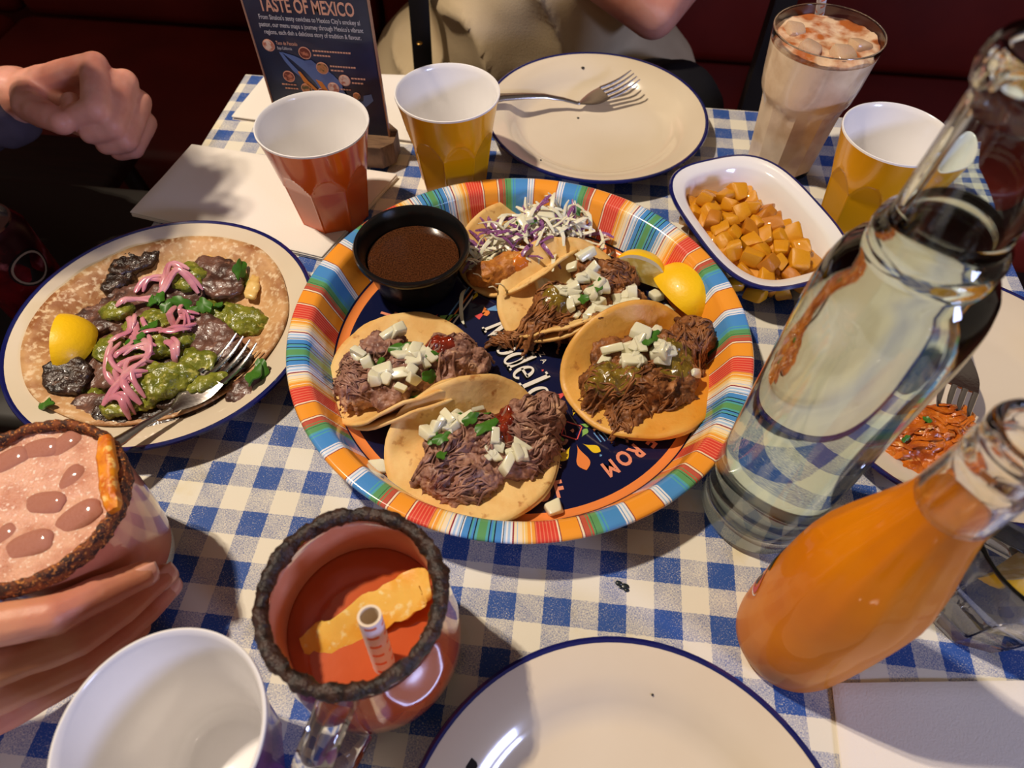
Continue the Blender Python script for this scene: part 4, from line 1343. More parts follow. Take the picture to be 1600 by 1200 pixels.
fork((0.2857, -0.0433, 0.0260), (0.2954, -0.0204, 0.0280), (0.3066, 0.0089, 0.0320), [(0.3075, 0.0330, 0.0330), (0.3140, 0.0650, 0.0320), (0.3220, 0.1000, 0.0300)], 0.0235, 'steel fork stuck in the orange stew leftovers', up=(0, 0, 1), dip=0.002)
# ------------------------------------------------------------------ food materials
M_tort = mat('corn_tortilla', rgb(226, 178, 104), 0.65, sss=0.15, var=(48, rgb(238, 200, 132), 0.42, 0.62), var2=(120, rgb(176, 112, 48), 0.62, 0.74), bump=(260, 0.35))
M_tort_o = mat('oily_tortilla', rgb(228, 172, 82), 0.45, sss=0.15, var=(30, rgb(224, 146, 40), 0.46, 0.66), var2=(120, rgb(170, 104, 40), 0.64, 0.76), bump=(260, 0.35))
M_beef = mat('shredded_beef', rgb(146, 92, 50), 0.5, spec=0.4, var=(150, rgb(92, 52, 26), 0.44, 0.62), var2=(90, rgb(190, 134, 84), 0.58, 0.72), bump=(400, 0.4))
M_pork = mat('shredded_pork', rgb(160, 118, 100), 0.5, spec=0.4, var=(140, rgb(112, 74, 64), 0.45, 0.62), var2=(100, rgb(204, 162, 130), 0.57, 0.70), bump=(400, 0.35), coat=0.1)
M_onion = mat('white_onion', rgb(232, 230, 204), 0.18, spec=0.55, sss=0.5, sss_r=(0.004, 0.004, 0.003), var=(160, rgb(226, 222, 186), 0.45, 0.65), coat=0.2)
M_leaf = mat('cilantro', rgb(72, 124, 34), 0.4, spec=0.4, var=(150, rgb(44, 90, 22), 0.42, 0.62))
M_redsauce = mat('red_salsa', rgb(140, 42, 16), 0.12, spec=0.6, coat=0.4, var=(140, rgb(104, 28, 10), 0.42, 0.6))
M_greensalsa = mat('green_salsa', rgb(132, 108, 34), 0.16, spec=0.5, coat=0.4, var=(160, rgb(98, 76, 22), 0.42, 0.58), var2=(420, rgb(226, 186, 90), 0.64, 0.70), bump=(400, 0.5))
M_fish = mat('fried_fish', rgb(196, 124, 46), 0.5, var=(90, rgb(150, 84, 28), 0.42, 0.62), var2=(160, rgb(222, 160, 84), 0.6, 0.72), bump=(300, 0.6, 0.002))
M_cabw = mat('white_cabbage', rgb(238, 232, 210), 0.3, sss=0.25, coat=0.15, var=(90, rgb(222, 224, 180), 0.5, 0.7))
M_cabp = mat('purple_cabbage', rgb(122, 62, 120), 0.3, sss=0.1, coat=0.15, var=(80, rgb(186, 140, 186), 0.52, 0.64))

onion_me = [chunk_mesh('onion_piece', 200 + k, M_onion, 0.14, 0.2) for k in range(6)]

def leaf_mesh(seed):
    r = random.Random(seed)
    b = MB()
    n = 22
    pts = []
    for k in range(n):
        t = 2 * PI * k / n
        rr = 0.5 * (0.72 + 0.28 * abs(math.cos(2.5 * t + 0.3)) + 0.08 * r.uniform(-1, 1))
        pts.append(Vector((rr * math.cos(t), rr * math.sin(t) * 0.8, 0.12 * math.sin(3 * t + seed) * rr)))
    vs = [Vector((0, 0, 0.08))] + pts + [p * 0.97 + Vector((0, 0, -0.05)) for p in pts] + [Vector((0, 0, 0.03))]
    fs = [(0, 1 + k, 1 + (k + 1) % n) for k in range(n)] + [(1 + k, 1 + n + k, 1 + n + (k + 1) % n, 1 + (k + 1) % n) for k in range(n)] + [(2 * n + 1, 1 + n + (k + 1) % n, 1 + n + k) for k in range(n)]
    me = bpy.data.meshes.new('cilantro_leaf')
    me.from_pydata(vs, [], fs)
    fin(me, True, 60)
    me.materials.append(M_leaf)
    return me
leaf_me = [leaf_mesh(k) for k in range(4)]

def align(n, spin):
    q = Vector((0, 0, 1)).rotation_difference(n)
    return q.to_matrix().to_4x4() @ Matrix.Rotation(spin, 4, 'Z')

def tortilla_mb(c, ang, R, w, pb, pf, rho=0.016, z0=0.004, seed=0, tilt=0.0, rings=14, segs=64):
    ax = Vector((math.cos(ang), math.sin(ang), 0))
    nn = Vector((-math.sin(ang), math.cos(ang), 0))
    b = MB(); vs, fs = [], []
    def pos(r, th):
        rr = r * (1 + 0.035 * noise.noise(Vector((math.cos(th) * 1.5, math.sin(th) * 1.5, seed * 3.3))))
        u, s = rr * math.cos(th), rr * math.sin(th)
        phi = math.radians(pb if s > 0 else pf) * (1 - 0.45 * (u / R) ** 2) * (1 + 0.12 * noise.noise(Vector((u * 60, seed, 1.5 if s > 0 else 7.5))))
        a = abs(s)
        if a <= w:
            sp, z = a, 0.0
        else:
            L = a - w
            La = rho * phi
            if L < La:
                t = L / rho
                sp, z = w + rho * math.sin(t), rho * (1 - math.cos(t))
            else:
                sp = w + rho * math.sin(phi) + (L - La) * math.cos(phi)
                z = rho * (1 - math.cos(phi)) + (L - La) * math.sin(phi)
        if s < 0:
            sp = -sp
        z += 0.0022 * noise.noise(Vector((u * 45, s * 45, seed))) * min(1, rr / 0.02) + tilt * u
        p = Vector(c).to_2d().to_3d() + ax * u + nn * sp
        return Vector((p.x, p.y, z0 + max(z, -0.0008)))
    vs.append(pos(0.0001, 0))
    for i in range(1, rings + 1):
        for k in range(segs):
            vs.append(pos(R * i / rings, 2 * PI * k / segs))
    for k in range(segs):
        fs.append((0, 1 + k, 1 + (k + 1) % segs))
    for i in range(rings - 1):
        for k in range(segs):
            k2 = (k + 1) % segs
            fs.append((1 + i * segs + k, 1 + (i + 1) * segs + k, 1 + (i + 1) * segs + k2, 1 + i * segs + k2))
    return b.add(vs, fs)

def build_tortilla(b, parent, m, th=0.0022):
    o = b.build('tortilla', m, parent, sharp=80)
    so = o.modifiers.new('thickness', 'SOLIDIFY'); so.thickness = th; so.offset = -1
    return o

def meat_mb(blobs, seed, voxel=0.0016, rough=((130, 0.0032), (420, 0.0016))):
    """blobs: (x, y, z, rx, ry, rz, ang)"""
    b = MB()
    for (x, y, z, rx, ry, rz, a) in blobs:
        b.ball((x, y, z), (rx, ry, rz), Matrix.Rotation(a, 3, 'Z').to_4x4())
    return remesh(b, voxel, 3, rough)

def strands(tree, region, n, m_seed, ang0, L=(0.008, 0.020), rad=(0.0009, 0.0024), zlift=0.0004, spread=0.9):
    """loose meat fibres lying over the clump; region=[(x,y,rx,ry,ang)]"""
    r = random.Random(m_seed)
    out = MB()
    for k in range(n):
        (x, y, rx, ry, a) = r.choice(region)
        q = math.sqrt(r.random()); t = r.uniform(0, 2 * PI)
        lx, ly = q * rx * math.cos(t), q * ry * math.sin(t)
        px_, py_ = x + lx * math.cos(a) - ly * math.sin(a), y + lx * math.sin(a) + ly * math.cos(a)
        d = ang0 + 2.6 * noise.noise(Vector((px_ * 38, py_ * 38, m_seed))) + r.gauss(0, 0.28)
        ln = r.uniform(*L)
        cur = r.uniform(-0.9, 0.9)
        pts = []
        for i in range(6):
            s = (i / 5 - 0.5) * ln
            dd = d + cur * (i / 5 - 0.5)
            X, Y = px_ + s * math.cos(dd), py_ + s * math.sin(dd)
            z, nr = drop(tree, X, Y, 0.2, 0.006)
            pts.append(Vector((X, Y, z + zlift + 0.0007 * math.sin(PI * i / 5) + r.uniform(0, .0008))))
        # fibres bridge over gaps instead of following every pit
        for i in range(1, 5):
            pts[i].z = max(pts[i].z, (pts[i - 1].z + pts[i + 1].z) / 2 - 0.0006)
        rr = r.uniform(*rad)
        out.tube(pts, [rr * 0.55, rr, rr * 1.1, rr, rr * 0.95, rr * 0.5], 6, r.uniform(0.45, 0.8), up=(0, 0, 1))
    return out

def onions(tree, parent, clusters, seed, size=(0.0080, 0.0122), name='onion_piece'):
    r = random.Random(seed)
    for (x, y, rx, ry, a, n) in clusters:
        for k in range(n):
            q = math.sqrt(r.random()); t = r.uniform(0, 2 * PI)
            lx, ly = q * rx * math.cos(t), q * ry * math.sin(t)
            X, Y = x + lx * math.cos(a) - ly * math.sin(a), y + lx * math.sin(a) + ly * math.cos(a)
            z, nr = drop(tree, X, Y, 0.2, 0.006)
            s = r.uniform(*size)
            hgt = s * r.uniform(.35, .75)
            instance(r.choice(onion_me), name, parent, Matrix.Translation((X, Y, z + hgt * 0.30 + 0.003 * (1 - q) * (k % 3 == 0))) @ align(nr.lerp(Vector((0, 0, 1)), .4).normalized(), r.uniform(0, 6.3)) @ TRS((0, 0, 0), (r.uniform(-.35, .35), r.uniform(-.35, .35), 0), (s * r.uniform(.85, 1.25), s * r.uniform(.5, .95), hgt)))

def leaves(tree, parent, spots_, seed, size=(0.012, 0.019)):
    r = random.Random(seed)
    for (x, y) in spots_:
        z, nr = drop(tree, x, y, 0.2, 0.006)
        s = r.uniform(*size)
        instance(r.choice(leaf_me), 'cilantro_leaf', parent, Matrix.Translation((x, y, z + 0.0030)) @ align(nr.lerp(Vector((0, 0, 1)), .5).normalized(), r.uniform(0, 6.3)) @ TRS((0, 0, 0), (r.uniform(-.5, .5), r.uniform(-.5, .5), 0), (s, s * .75, s * 1.2)))

def sauce_patch(tree, x, y, rx, ry, a, m, parent, name, seed, lift=0.0022, rings=10, segs=36):
    b = MB(); vs, fs = [], []
    for i in range(rings + 1):
        for k in range(segs):
            t = 2 * PI * k / segs
            q = i / rings * (1 + 0.28 * noise.noise(Vector((math.cos(t) * 2, math.sin(t) * 2, seed))) + 0.12 * noise.noise(Vector((math.cos(t) * 6, math.sin(t) * 6, seed))))
            lx, ly = q * rx * math.cos(t), q * ry * math.sin(t)
            X, Y = x + lx * math.cos(a) - ly * math.sin(a), y + lx * math.sin(a) + ly * math.cos(a)
            z, nr = drop(tree, X, Y, 0.2, 0.006)
            vs.append(Vector((X, Y, z + (lift * (1 - (i / rings) ** 3) - 0.0004) + 0.0005 * noise.noise(Vector((X * 300, Y * 300, seed))))))
    # settle: smooth heights so the sauce flows over fibres
    for it in range(2):
        zz = [p.z for p in vs]
        for i in range(1, rings):
            for k in range(segs):
                j = i * segs + k
                vs[j].z = max(zz[j], 0.25 * (zz[j - segs] + zz[j + segs] + zz[i * segs + (k + 1) % segs] + zz[i * segs + (k - 1) % segs]))
    for i in range(rings):
        for k in range(segs):
            k2 = (k + 1) % segs
            fs.append((i * segs + k, i * segs + k2, (i + 1) * segs + k2, (i + 1) * segs + k))
    b.add(vs, fs)
    o = b.build(name, m, parent, sharp=80)
    return o

FA = math.radians(28)
def taco(label, c, R, w, pb, pf, m_t, blobs, meat_mat, strand_reg, n_str, cl_on, lf, seed, sauces=(), rho=0.016, ang=FA, meat_name='shredded_meat', zt=0.0042, L=(0.008, 0.020), spread=0.9, second=True):
    t = thing('taco', label, 'taco', (c[0], c[1], 0.0035), 'tacos on the tray')
    t1 = tortilla_mb(c, ang, R, w, pb, pf, rho, zt + 0.0022, seed)
    build_tortilla(t1, t, m_t)
    if second:
        ax = Vector((math.cos(ang + 0.6), math.sin(ang + 0.6), 0)) * 0.0022
        t2 = tortilla_mb((c[0] + ax.x, c[1] + ax.y - 0.001), ang + 0.03, R * 1.005, w + 0.0006, pb * 0.97, pf * 0.85, rho * 1.08, zt, seed + 5)
        build_tortilla(t2, t, m_t)
    core = meat_mb(blobs, seed, 0.002)
    tree = bvh(t1, core)
    st_ = strands(tree, strand_reg, n_str, seed + 1, ang, L, spread=spread)
    meat = MB().merge(core).merge(st_)
    meat = remesh(meat, 0.0010, 0, ((240, 0.0016), (800, 0.0010)))
    meat.build(meat_name, meat_mat, t, sharp=75)
    fib = strands(bvh(t1, meat), strand_reg, n_str, seed + 11, ang, (0.006, 0.017), (0.0004, 0.0011), 0.0002)
    tag(fib.build('meat_fibres', meat_mat, t, sharp=75), None, None, kind='stuff')
    tree = bvh(t1, meat)
    for (x, y, rx, ry, a, mm, nm) in sauces:
        sauce_patch(tree, x, y, rx, ry, a, mm, t, nm, seed + x * 50)
    onions(tree, t, cl_on, seed + 2)
    leaves(tree, t, lf, seed + 3)
    return t, tree

def P2(p):
    return p[0], p[1]
def blob(p, rx, ry, rz, a=0.0, z=None):
    return (p[0], p[1], p[2] if z is None else z, rx, ry, rz, a)
def reg(p, rx, ry, a=0.0):
    return (p[0], p[1], rx, ry, a)
def clu(p, rx, ry, a, n):
    return (p[0], p[1], rx, ry, a, n)

# taco D: nearest, pork with red salsa
taco('shredded pork taco with red salsa nearest the viewer on the tray', (-0.0229, -0.0951, 0.0060), 0.0565, 0.010, 62, 7, M_tort,
     [blob((-0.0389, -0.1173, 0.0140), .016, .014, .011), blob((-0.0187, -0.1167, 0.0130), .018, .013, .011), blob((-0.0384, -0.0950, 0.0160), .016, .014, .011),
      blob((-0.0139, -0.0909, 0.0180), .019, .016, .013), blob((0.0095, -0.0765, 0.0190), .020, .016, .014, .3), blob((0.0216, -0.0681, 0.0160), .014, .018, .012), blob((0.0044, -0.1053, 0.0140), .016, .011, .009), blob((-0.0252, -0.1280, 0.0100), .014, .008, .007), blob((0.0174, -0.0914, 0.0130), .014, .012, .009)],
     M_pork, [reg((-0.0355, -0.1148, 0.0100), .022, .016), reg((-0.0012, -0.0930, 0.0200), .034, .02, .4), reg((0.0216, -0.0707, 0.0200), .014, .02), reg((-0.0253, -0.1271, 0.0100), .018, .008), reg((0.0157, -0.0981, 0.0200), .016, .012)], 150,
     [clu((-0.0434, -0.0866, 0.0250), .019, .013, .4, 13), clu((-0.0263, -0.0740, 0.0300), .010, .006, .4, 4), clu((0.0037, -0.1000, 0.0250), .016, .010, .4, 9)],
     [P2((-0.0348, -0.0814, 0.0300)), P2((-0.0243, -0.0875, 0.0300)), P2((-0.0404, -0.1012, 0.0300)), P2((-0.0509, -0.0882, 0.0300)), P2((-0.0389, -0.1120, 0.0250)), P2((-0.0213, -0.0798, 0.0300)), P2((-0.0135, -0.0919, 0.0300)), P2((-0.0468, -0.0996, 0.0300))], 41,
     [(*P2((-0.0045, -0.0827, 0.0300)), .008, .017, .25, M_redsauce, 'red_salsa')])
# taco C: left, pork
taco('shredded pork taco nearest the black ramekin', (-0.0768, -0.0420, 0.0060), 0.0555, 0.012, 14, 58, M_tort,
     [blob((-0.1040, -0.0608, 0.0140), .017, .015, .011), blob((-0.0825, -0.0636, 0.0140), .014, .014, .010), blob((-0.0962, -0.0250, 0.0160), .020, .013, .012, .4), blob((-0.0742, -0.0423, 0.0160), .020, .016, .012),
      blob((-0.0471, -0.0281, 0.0200), .020, .015, .014, .3), blob((-0.0311, -0.0308, 0.0150), .013, .012, .010), blob((-0.1122, -0.0382, 0.0120), .012, .014, .009), blob((-0.0516, -0.0437, 0.0140), .014, .010, .009)],
     M_pork, [reg((-0.1031, -0.0579, 0.0100), .016, .016), reg((-0.0830, -0.0408, 0.0200), .03, .018, .4), reg((-0.0471, -0.0281, 0.0200), .022, .018), reg((-0.1145, -0.0501, 0.0200), .01, .016)], 100,
     [clu((-0.0767, -0.0489, 0.0280), .022, .014, .3, 17), clu((-0.1067, -0.0419, 0.0250), .008, .006, 0, 3), clu((-0.0847, -0.0193, 0.0250), .010, .006, 0, 3)],
     [P2((-0.0689, -0.0385, 0.0300)), P2((-0.0570, -0.0507, 0.0300)), P2((-0.0809, -0.0344, 0.0300)), P2((-0.0942, -0.0443, 0.0300)), P2((-0.0555, -0.0397, 0.0300)), P2((-0.0664, -0.0624, 0.0300))], 52,
     [(*P2((-0.0540, -0.0283, 0.0300)), .011, .009, .2, M_redsauce, 'red_salsa')])
# taco A: upper right, beef with green salsa
taco('shredded beef taco in the middle right row beside the lemon wedges', (0.0315, 0.0432, 0.0060), 0.0555, 0.010, 36, 50, M_tort,
     [blob((0.0149, 0.0127, 0.0120), .018, .012, .010, .3), blob((0.0362, 0.0122, 0.0120), .018, .011, .010, .3), blob((0.0227, 0.0323, 0.0160), .018, .014, .013), blob((0.0439, 0.0363, 0.0180), .020, .016, .014),
      blob((0.0624, 0.0585, 0.0180), .020, .016, .014, .5), blob((0.0474, 0.0670, 0.0180), .016, .012, .012), blob((0.0754, 0.0438, 0.0140), .014, .012, .010)],
     M_beef, [reg((0.0149, 0.0089, 0.0200), .02, .014, .3), reg((0.0401, 0.0151, 0.0200), .022, .016, .3), reg((0.0647, 0.0568, 0.0200), .02, .016, .5), reg((0.0225, 0.0319, 0.0200), .014, .014), reg((-0.0121, 0.0001, 0.0100), .012, .004, .5)], 130,
     [clu((0.0375, 0.0399, 0.0340), .020, .026, .1, 24), clu((0.0507, 0.0137, 0.0300), .014, .008, .4, 6), clu((0.0099, 0.0556, 0.0200), .004, .003, 0, 2), clu((0.0755, 0.0386, 0.0300), .012, .012, 0, 7), clu((0.0362, 0.0707, 0.0300), .008, .006, 0, 4)],
     [P2((0.0410, 0.0249, 0.0300)), P2((0.0498, 0.0355, 0.0300))], 63,
     [(*P2((0.0231, 0.0278, 0.0300)), .012, .013, .2, M_greensalsa, 'green_salsa')])
# taco B: right, beef with green salsa
taco('shredded beef taco with the most green salsa at the right of the tray', (0.0865, -0.0202, 0.0060), 0.0570, 0.010, 56, 8, M_tort_o,
     [blob((0.0611, -0.0357, 0.0140), .018, .016, .012), blob((0.0849, -0.0343, 0.0160), .022, .018, .014), blob((0.1072, -0.0255, 0.0150), .018, .016, .012), blob((0.1211, 0.0083, 0.0180), .018, .016, .014, .4),
      blob((0.0932, -0.0084, 0.0200), .024, .016, .015), blob((0.0668, -0.0113, 0.0160), .018, .014, .012), blob((0.0796, -0.0515, 0.0090), .016, .010, .007), blob((0.1035, -0.0398, 0.0100), .018, .010, .008)],
     M_beef, [reg((0.0671, -0.0447, 0.0200), .022, .018), reg((0.0929, -0.0416, 0.0200), .03, .016, .2), reg((0.1228, 0.0039, 0.0200), .018, .02), reg((0.0756, -0.0617, 0.0080), .012, .010, -1.2), reg((0.1021, -0.0130, 0.0200), .03, .014)], 160,
     [clu((0.0859, -0.0191, 0.0360), .020, .012, .4, 15), clu((0.0885, -0.0001, 0.0340), .010, .008, .4, 5), clu((0.1231, -0.0276, 0.0220), .003, .003, 0, 1), clu((0.0608, -0.0190, 0.0300), .006, .004, .4, 2)],
     [P2((0.0877, -0.0116, 0.0360)), P2((0.0903, -0.0090, 0.0360))], 74,
     [(*P2((0.0655, -0.0361, 0.0300)), .021, .014, .2, M_greensalsa, 'green_salsa'), (*P2((0.1086, -0.0200, 0.0300)), .016, .014, .5, M_greensalsa, 'green_salsa')])

# fish taco with slaw
ft = thing('taco', 'fried fish taco piled with purple and white cabbage slaw', 'taco', (-0.0124, 0.0925, 0.0035), 'tacos on the tray')
fc = (-0.0113, 0.0916, 0.0060)
t1 = tortilla_mb(fc, math.radians(52), 0.052, 0.012, 40, 40, 0.016, 0.0046, 9)
build_tortilla(t1, ft, M_tort)
fish = meat_mb([blob((-0.0314, 0.0573, 0.0160), .018, .012, .010, .2), blob((-0.0150, 0.0674, 0.0170), .018, .012, .011, .4), blob((0.0030, 0.0902, 0.0180), .018, .012, .011, .6)], 91, 0.0016, ((120, .002), (380, .0012)))
fish.build('fried_fish', M_fish, ft)
heap = meat_mb([blob((0.0016, 0.1051, 0.0200), .024, .014, .013, .4), blob((-0.0206, 0.0940, 0.0180), .016, .010, .011), blob((0.0242, 0.1178, 0.0180), .016, .012, .011)], 92, 0.002, ((140, .002),))
tree = bvh(t1, fish, heap)
sauce_patch(tree, *P2((-0.0050, 0.0643, 0.0300)), .010, .007, .4, mat('chipotle_sauce', rgb(214, 120, 30), 0.3, coat=0.3), ft, 'chipotle_sauce', 5)
heap.build('slaw_heap', M_cabw, ft)
r5 = random.Random(17)
cab_me = []
for k in range(10):
    b = MB()
    L_ = 1.0
    cur = r5.uniform(0.4, 1.9) * r5.choice((-1, 1))
    pts = []
    x = y = 0.0
    hd = -cur / 2
    for i in range(9):
        pts.append(Vector((x - 0.45, y, 0.10 * math.sin(i * 0.9 + k))))
        x += math.cos(hd) / 8; y += math.sin(hd) / 8
        hd += cur / 8
    b.tube(pts, [0.02, .035, .042, .046, .042, .046, .042, .035, .02], 6, 0.45, up=(0, 0, 1))
    me = bpy.data.meshes.new('cabbage_shred')
    me.from_pydata(b.v, [], b.f)
    fin(me, True, 70)
    me.materials.append(M_cabw if k < 7 else M_cabp)
    cab_me.append(me)
for k in range(150):
    cx_, cy_, rx, ry = r5.choice([(*P2((-0.0006, 0.0965, 0.0300)), .034, .020), (*P2((-0.0220, 0.0836, 0.0300)), .020, .014), (*P2((0.0241, 0.1056, 0.0300)), .024, .018), (*P2((-0.0362, 0.0832, 0.0200)), .010, .012)])
    q = math.sqrt(r5.random()); t = r5.uniform(0, 2 * PI)
    X, Y = cx_ + q * rx * math.cos(t), cy_ + q * ry * math.sin(t)
    z, nr = drop(tree, X, Y, 0.2, 0.008)
    z = max(z, 0.010)
    s = r5.uniform(0.024, 0.052)
    instance(r5.choice(cab_me), 'cabbage_shred', ft, Matrix.Translation((X, Y, z + 0.0014 + r5.uniform(0, 0.006) * (1 - q))) @ align(nr.lerp(Vector((0, 0, 1)), .5).normalized(), r5.uniform(0, 6.3)) @ TRS((0, 0, 0), (r5.uniform(-.5, .5), r5.uniform(-.35, .35), 0), (s, s, s * 0.9)))
for (x_, y_, L_) in ((745, 430, .03), (752, 450, .026), (775, 448, .024), (735, 440, .03), (790, 455, .02)):
    p = (-0.6667, 0.4484, 0.0000)
for p_, rz in (((-0.0400, 0.0583, 0.0160), 1.3), ((-0.0319, 0.0494, 0.0120), 1.75), ((-0.0239, 0.0499, 0.0160), 1.5), ((-0.0446, 0.0698, 0.0180), 1.2), ((-0.0479, 0.0663, 0.0120), 1.6)):
    instance(cab_me[1], 'cabbage_shred', ft, TRS(p_, (0.2, 0.5, rz), 0.032))
tree2 = bvh(t1, fish, heap)
onions(tree2, ft, [clu((0.0059, 0.1030, 0.0400), .018, .008, .2, 8), clu((-0.0229, 0.1130, 0.0350), .006, .004, 0, 2)], 96)
leaves(tree2, ft, [P2((-0.0085, 0.1051, 0.0450)), P2((-0.0040, 0.0996, 0.0450)), P2((-0.0113, 0.0987, 0.0450)), P2((0.0131, 0.1077, 0.0400))], 97, (0.010, 0.015))

# lemon wedges on the tray
lemon_wedge((0.0854, 0.0770, 0.0210), (-0.75, 0.10, math.radians(-14)), 'lemon wedge showing its cut face beside the slaw taco', 0.046, 0.024, 0.66)
lemon_wedge((0.1161, 0.0560, 0.0190), (0.35, 0.05, math.radians(-52)), 'lemon wedge with its yellow peel up against the tray rim', 0.060, 0.026, 0.60)

# stray onion on the tray
for p_, s, lb in (((0.0327, -0.1287, 0.0065), 0.0105, 'loose onion piece on the navy tray base below the letters OF'), ((-0.0828, -0.1133, 0.0065), 0.0125, 'loose onion piece at the lower left wall of the tray'), ((0.1057, 0.0440, 0.0070), 0.011, 'loose onion piece between the right beef taco and the lemon peel'), ((0.0979, 0.0588, 0.0080), 0.010, 'loose onion piece just under the lemon wedge with the cut face')):
    o = instance(onion_me[rnd.randrange(6)], 'onion_piece', None, TRS(p_, (0.1, 0.1, rnd.uniform(0, 6)), (s, s * .85, s * .55)))
    tag(o, lb, 'onion', 'stray onion on the tray')
o = instance(cab_me[3], 'cabbage_shred', None, TRS((-0.0466, 0.0293, 0.0065), (0, 0, math.radians(95)), (0.038, 0.038, 0.03)))
tag(o, 'stray white cabbage shred beside the black ramekin', 'cabbage')

# ------------------------------------------------------------------ steak tortilla on the left plate
lc = Vector((-0.2600, -0.0230, 0.0))
sk = thing('steak_tortilla', 'large open flour tortilla topped with steak guacamole and pink onions', 'tortilla dish', (lc.x, lc.y, 0.005))
M_flour = mat('toasted_tortilla', rgb(206, 160, 108), 0.6, var=(28, rgb(150, 92, 44), 0.45, 0.62), var2=(240, rgb(228, 200, 160), 0.50, 0.66), bump=(200, 0.4))
b = MB(); vs, fs = [], []
segs, rings = 96, 16
def tz(r):
    if r < 0.066: return 0.0062
    if r < 0.082: return 0.0062 + (r - 0.066) / 0.016 * 0.0095
    return 0.0157 + (r - 0.082) * 0.32
for i in range(rings + 1):
    for k in range(segs):
        t = 2 * PI * k / segs
        a_ = t - math.radians(38)
        rad = 0.093 * 0.086 / math.hypot(0.086 * math.cos(a_), 0.093 * math.sin(a_))
        rad *= 1 + 0.03 * noise.noise(Vector((math.cos(t) * 2, math.sin(t) * 2, 4.4)))
        r = rad * max(i, 0.02) / rings
        x, y = lc.x + r * math.cos(t) - 0.001, lc.y + r * math.sin(t) + 0.001
        pr = math.hypot(x + 0.257, y + 0.024)
        z = tz(pr) + 0.0016 * abs(noise.noise(Vector((x * 40, y * 40, 2)))) + 0.0004
        vs.append(Vector((x, y, z)))
for i in range(rings):
    for k in range(segs):
        k2 = (k + 1) % segs
        fs.append((i * segs + k, i * segs + k2, (i + 1) * segs + k2, (i + 1) * segs + k))
b.add(vs, fs)
TT = b
build_tortilla(b, sk, M_flour, 0.0014)
M_steak = mat('grilled_steak', rgb(112, 76, 62), 0.36, spec=0.5, var=(60, rgb(66, 42, 34), 0.42, 0.62), var2=(160, rgb(146, 104, 84), 0.6, 0.72), bump=(250, 0.5, 0.002), coat=0.1)
M_char = mat('charred_steak', rgb(62, 42, 32), 0.3, spec=0.55, var=(90, rgb(32, 20, 14), 0.42, 0.62), var2=(200, rgb(112, 76, 54), 0.6, 0.72), bump=(300, 0.8, 0.002), coat=0.15)
M_guac = mat('guacamole', rgb(134, 136, 46), 0.26, spec=0.5, coat=0.2, var=(110, rgb(96, 104, 28), 0.42, 0.6), var2=(240, rgb(190, 182, 92), 0.58, 0.70), bump=(350, 0.6, 0.0015))
M_pinkon = mat('pickled_onion', rgb(204, 130, 148), 0.22, spec=0.5, coat=0.25, sss=0.3, var=(60, rgb(226, 164, 170), 0.45, 0.65))
M_cheese = mat('melted_cheese', rgb(232, 196, 120), 0.35, coat=0.2, var=(60, rgb(214, 164, 84), 0.45, 0.65))
def steak_piece(p, rx, ry, rz, a, m, seed, tl=0.0, name='steak_slice'):
    b = MB()
    n = 14
    pl = []
    for k in range(n):
        t = 2 * PI * k / n
        q = 1 + 0.22 * noise.noise(Vector((math.cos(t) * 2.2, math.sin(t) * 2.2, seed)))
        pl.append((rx * q * math.cos(t), ry * q * math.sin(t)))
    M_ = TRS(p, (tl, tl * 0.6, a))
    b.prism(pl, -rz, rz, M_)
    q = remesh(b, 0.0016, 3, ((150, 0.0018), (420, 0.0010)))
    q.build(name, m, sk, sharp=70)
    return q
parts = [TT]
for args in (((-0.3029, -0.0770, 0.0170), .016, .014, .006, .2, M_char, 1, .2), ((-0.3071, 0.0386, 0.0150), .022, .011, .0035, .9, M_char, 2, .1), ((-0.2392, 0.0301, 0.0150), .026, .017, .0030, -.6, M_steak, 3, .05), ((-0.2191, -0.0323, 0.0190), .027, .015, .0040, -.5, M_steak, 4, .1),
             ((-0.2191, -0.0706, 0.0160), .030, .015, .005, .7, M_char, 5, .0), ((-0.2478, -0.0956, 0.0130), .028, .012, .005, .3, M_char, 6, .1), ((-0.2212, -0.0969, 0.0120), .030, .010, .004, .6, M_char, 7, .0), ((-0.2771, -0.0958, 0.0120), .018, .011, .005, .2, M_steak, 8, .0),
             ((-0.2784, -0.0005, 0.0120), .040, .026, .004, .4, M_steak, 9, .0), ((-0.2793, -0.0525, 0.0120), .034, .024, .005, .9, M_steak, 10, .0), ((-0.1767, -0.0689, 0.0170), .018, .010, .003, .8, M_steak, 11, .1), ((-0.3139, 0.0175, 0.0130), .014, .009, .004, 1.2, M_char, 12, 0), ((-0.2518, -0.0500, 0.0130), .034, .020, .005, 0, M_char, 13, 0), ((-0.2046, -0.0508, 0.0140), .020, .014, .004, .4, M_char, 14, 0), ((-0.3082, -0.0209, 0.0130), .018, .014, .004, .4, M_steak, 15, 0)):
    parts.append(steak_piece(*args))
for args in (((-0.2440, 0.0475, 0.0125), .014, .006, .0015, -.4, M_cheese, 21, 0, 'melted_cheese'), ((-0.2093, 0.0230, 0.0135), .006, .013, .0015, .2, M_cheese, 22, 0, 'melted_cheese')):
    steak_piece(*args)
treeS = bvh(*parts)
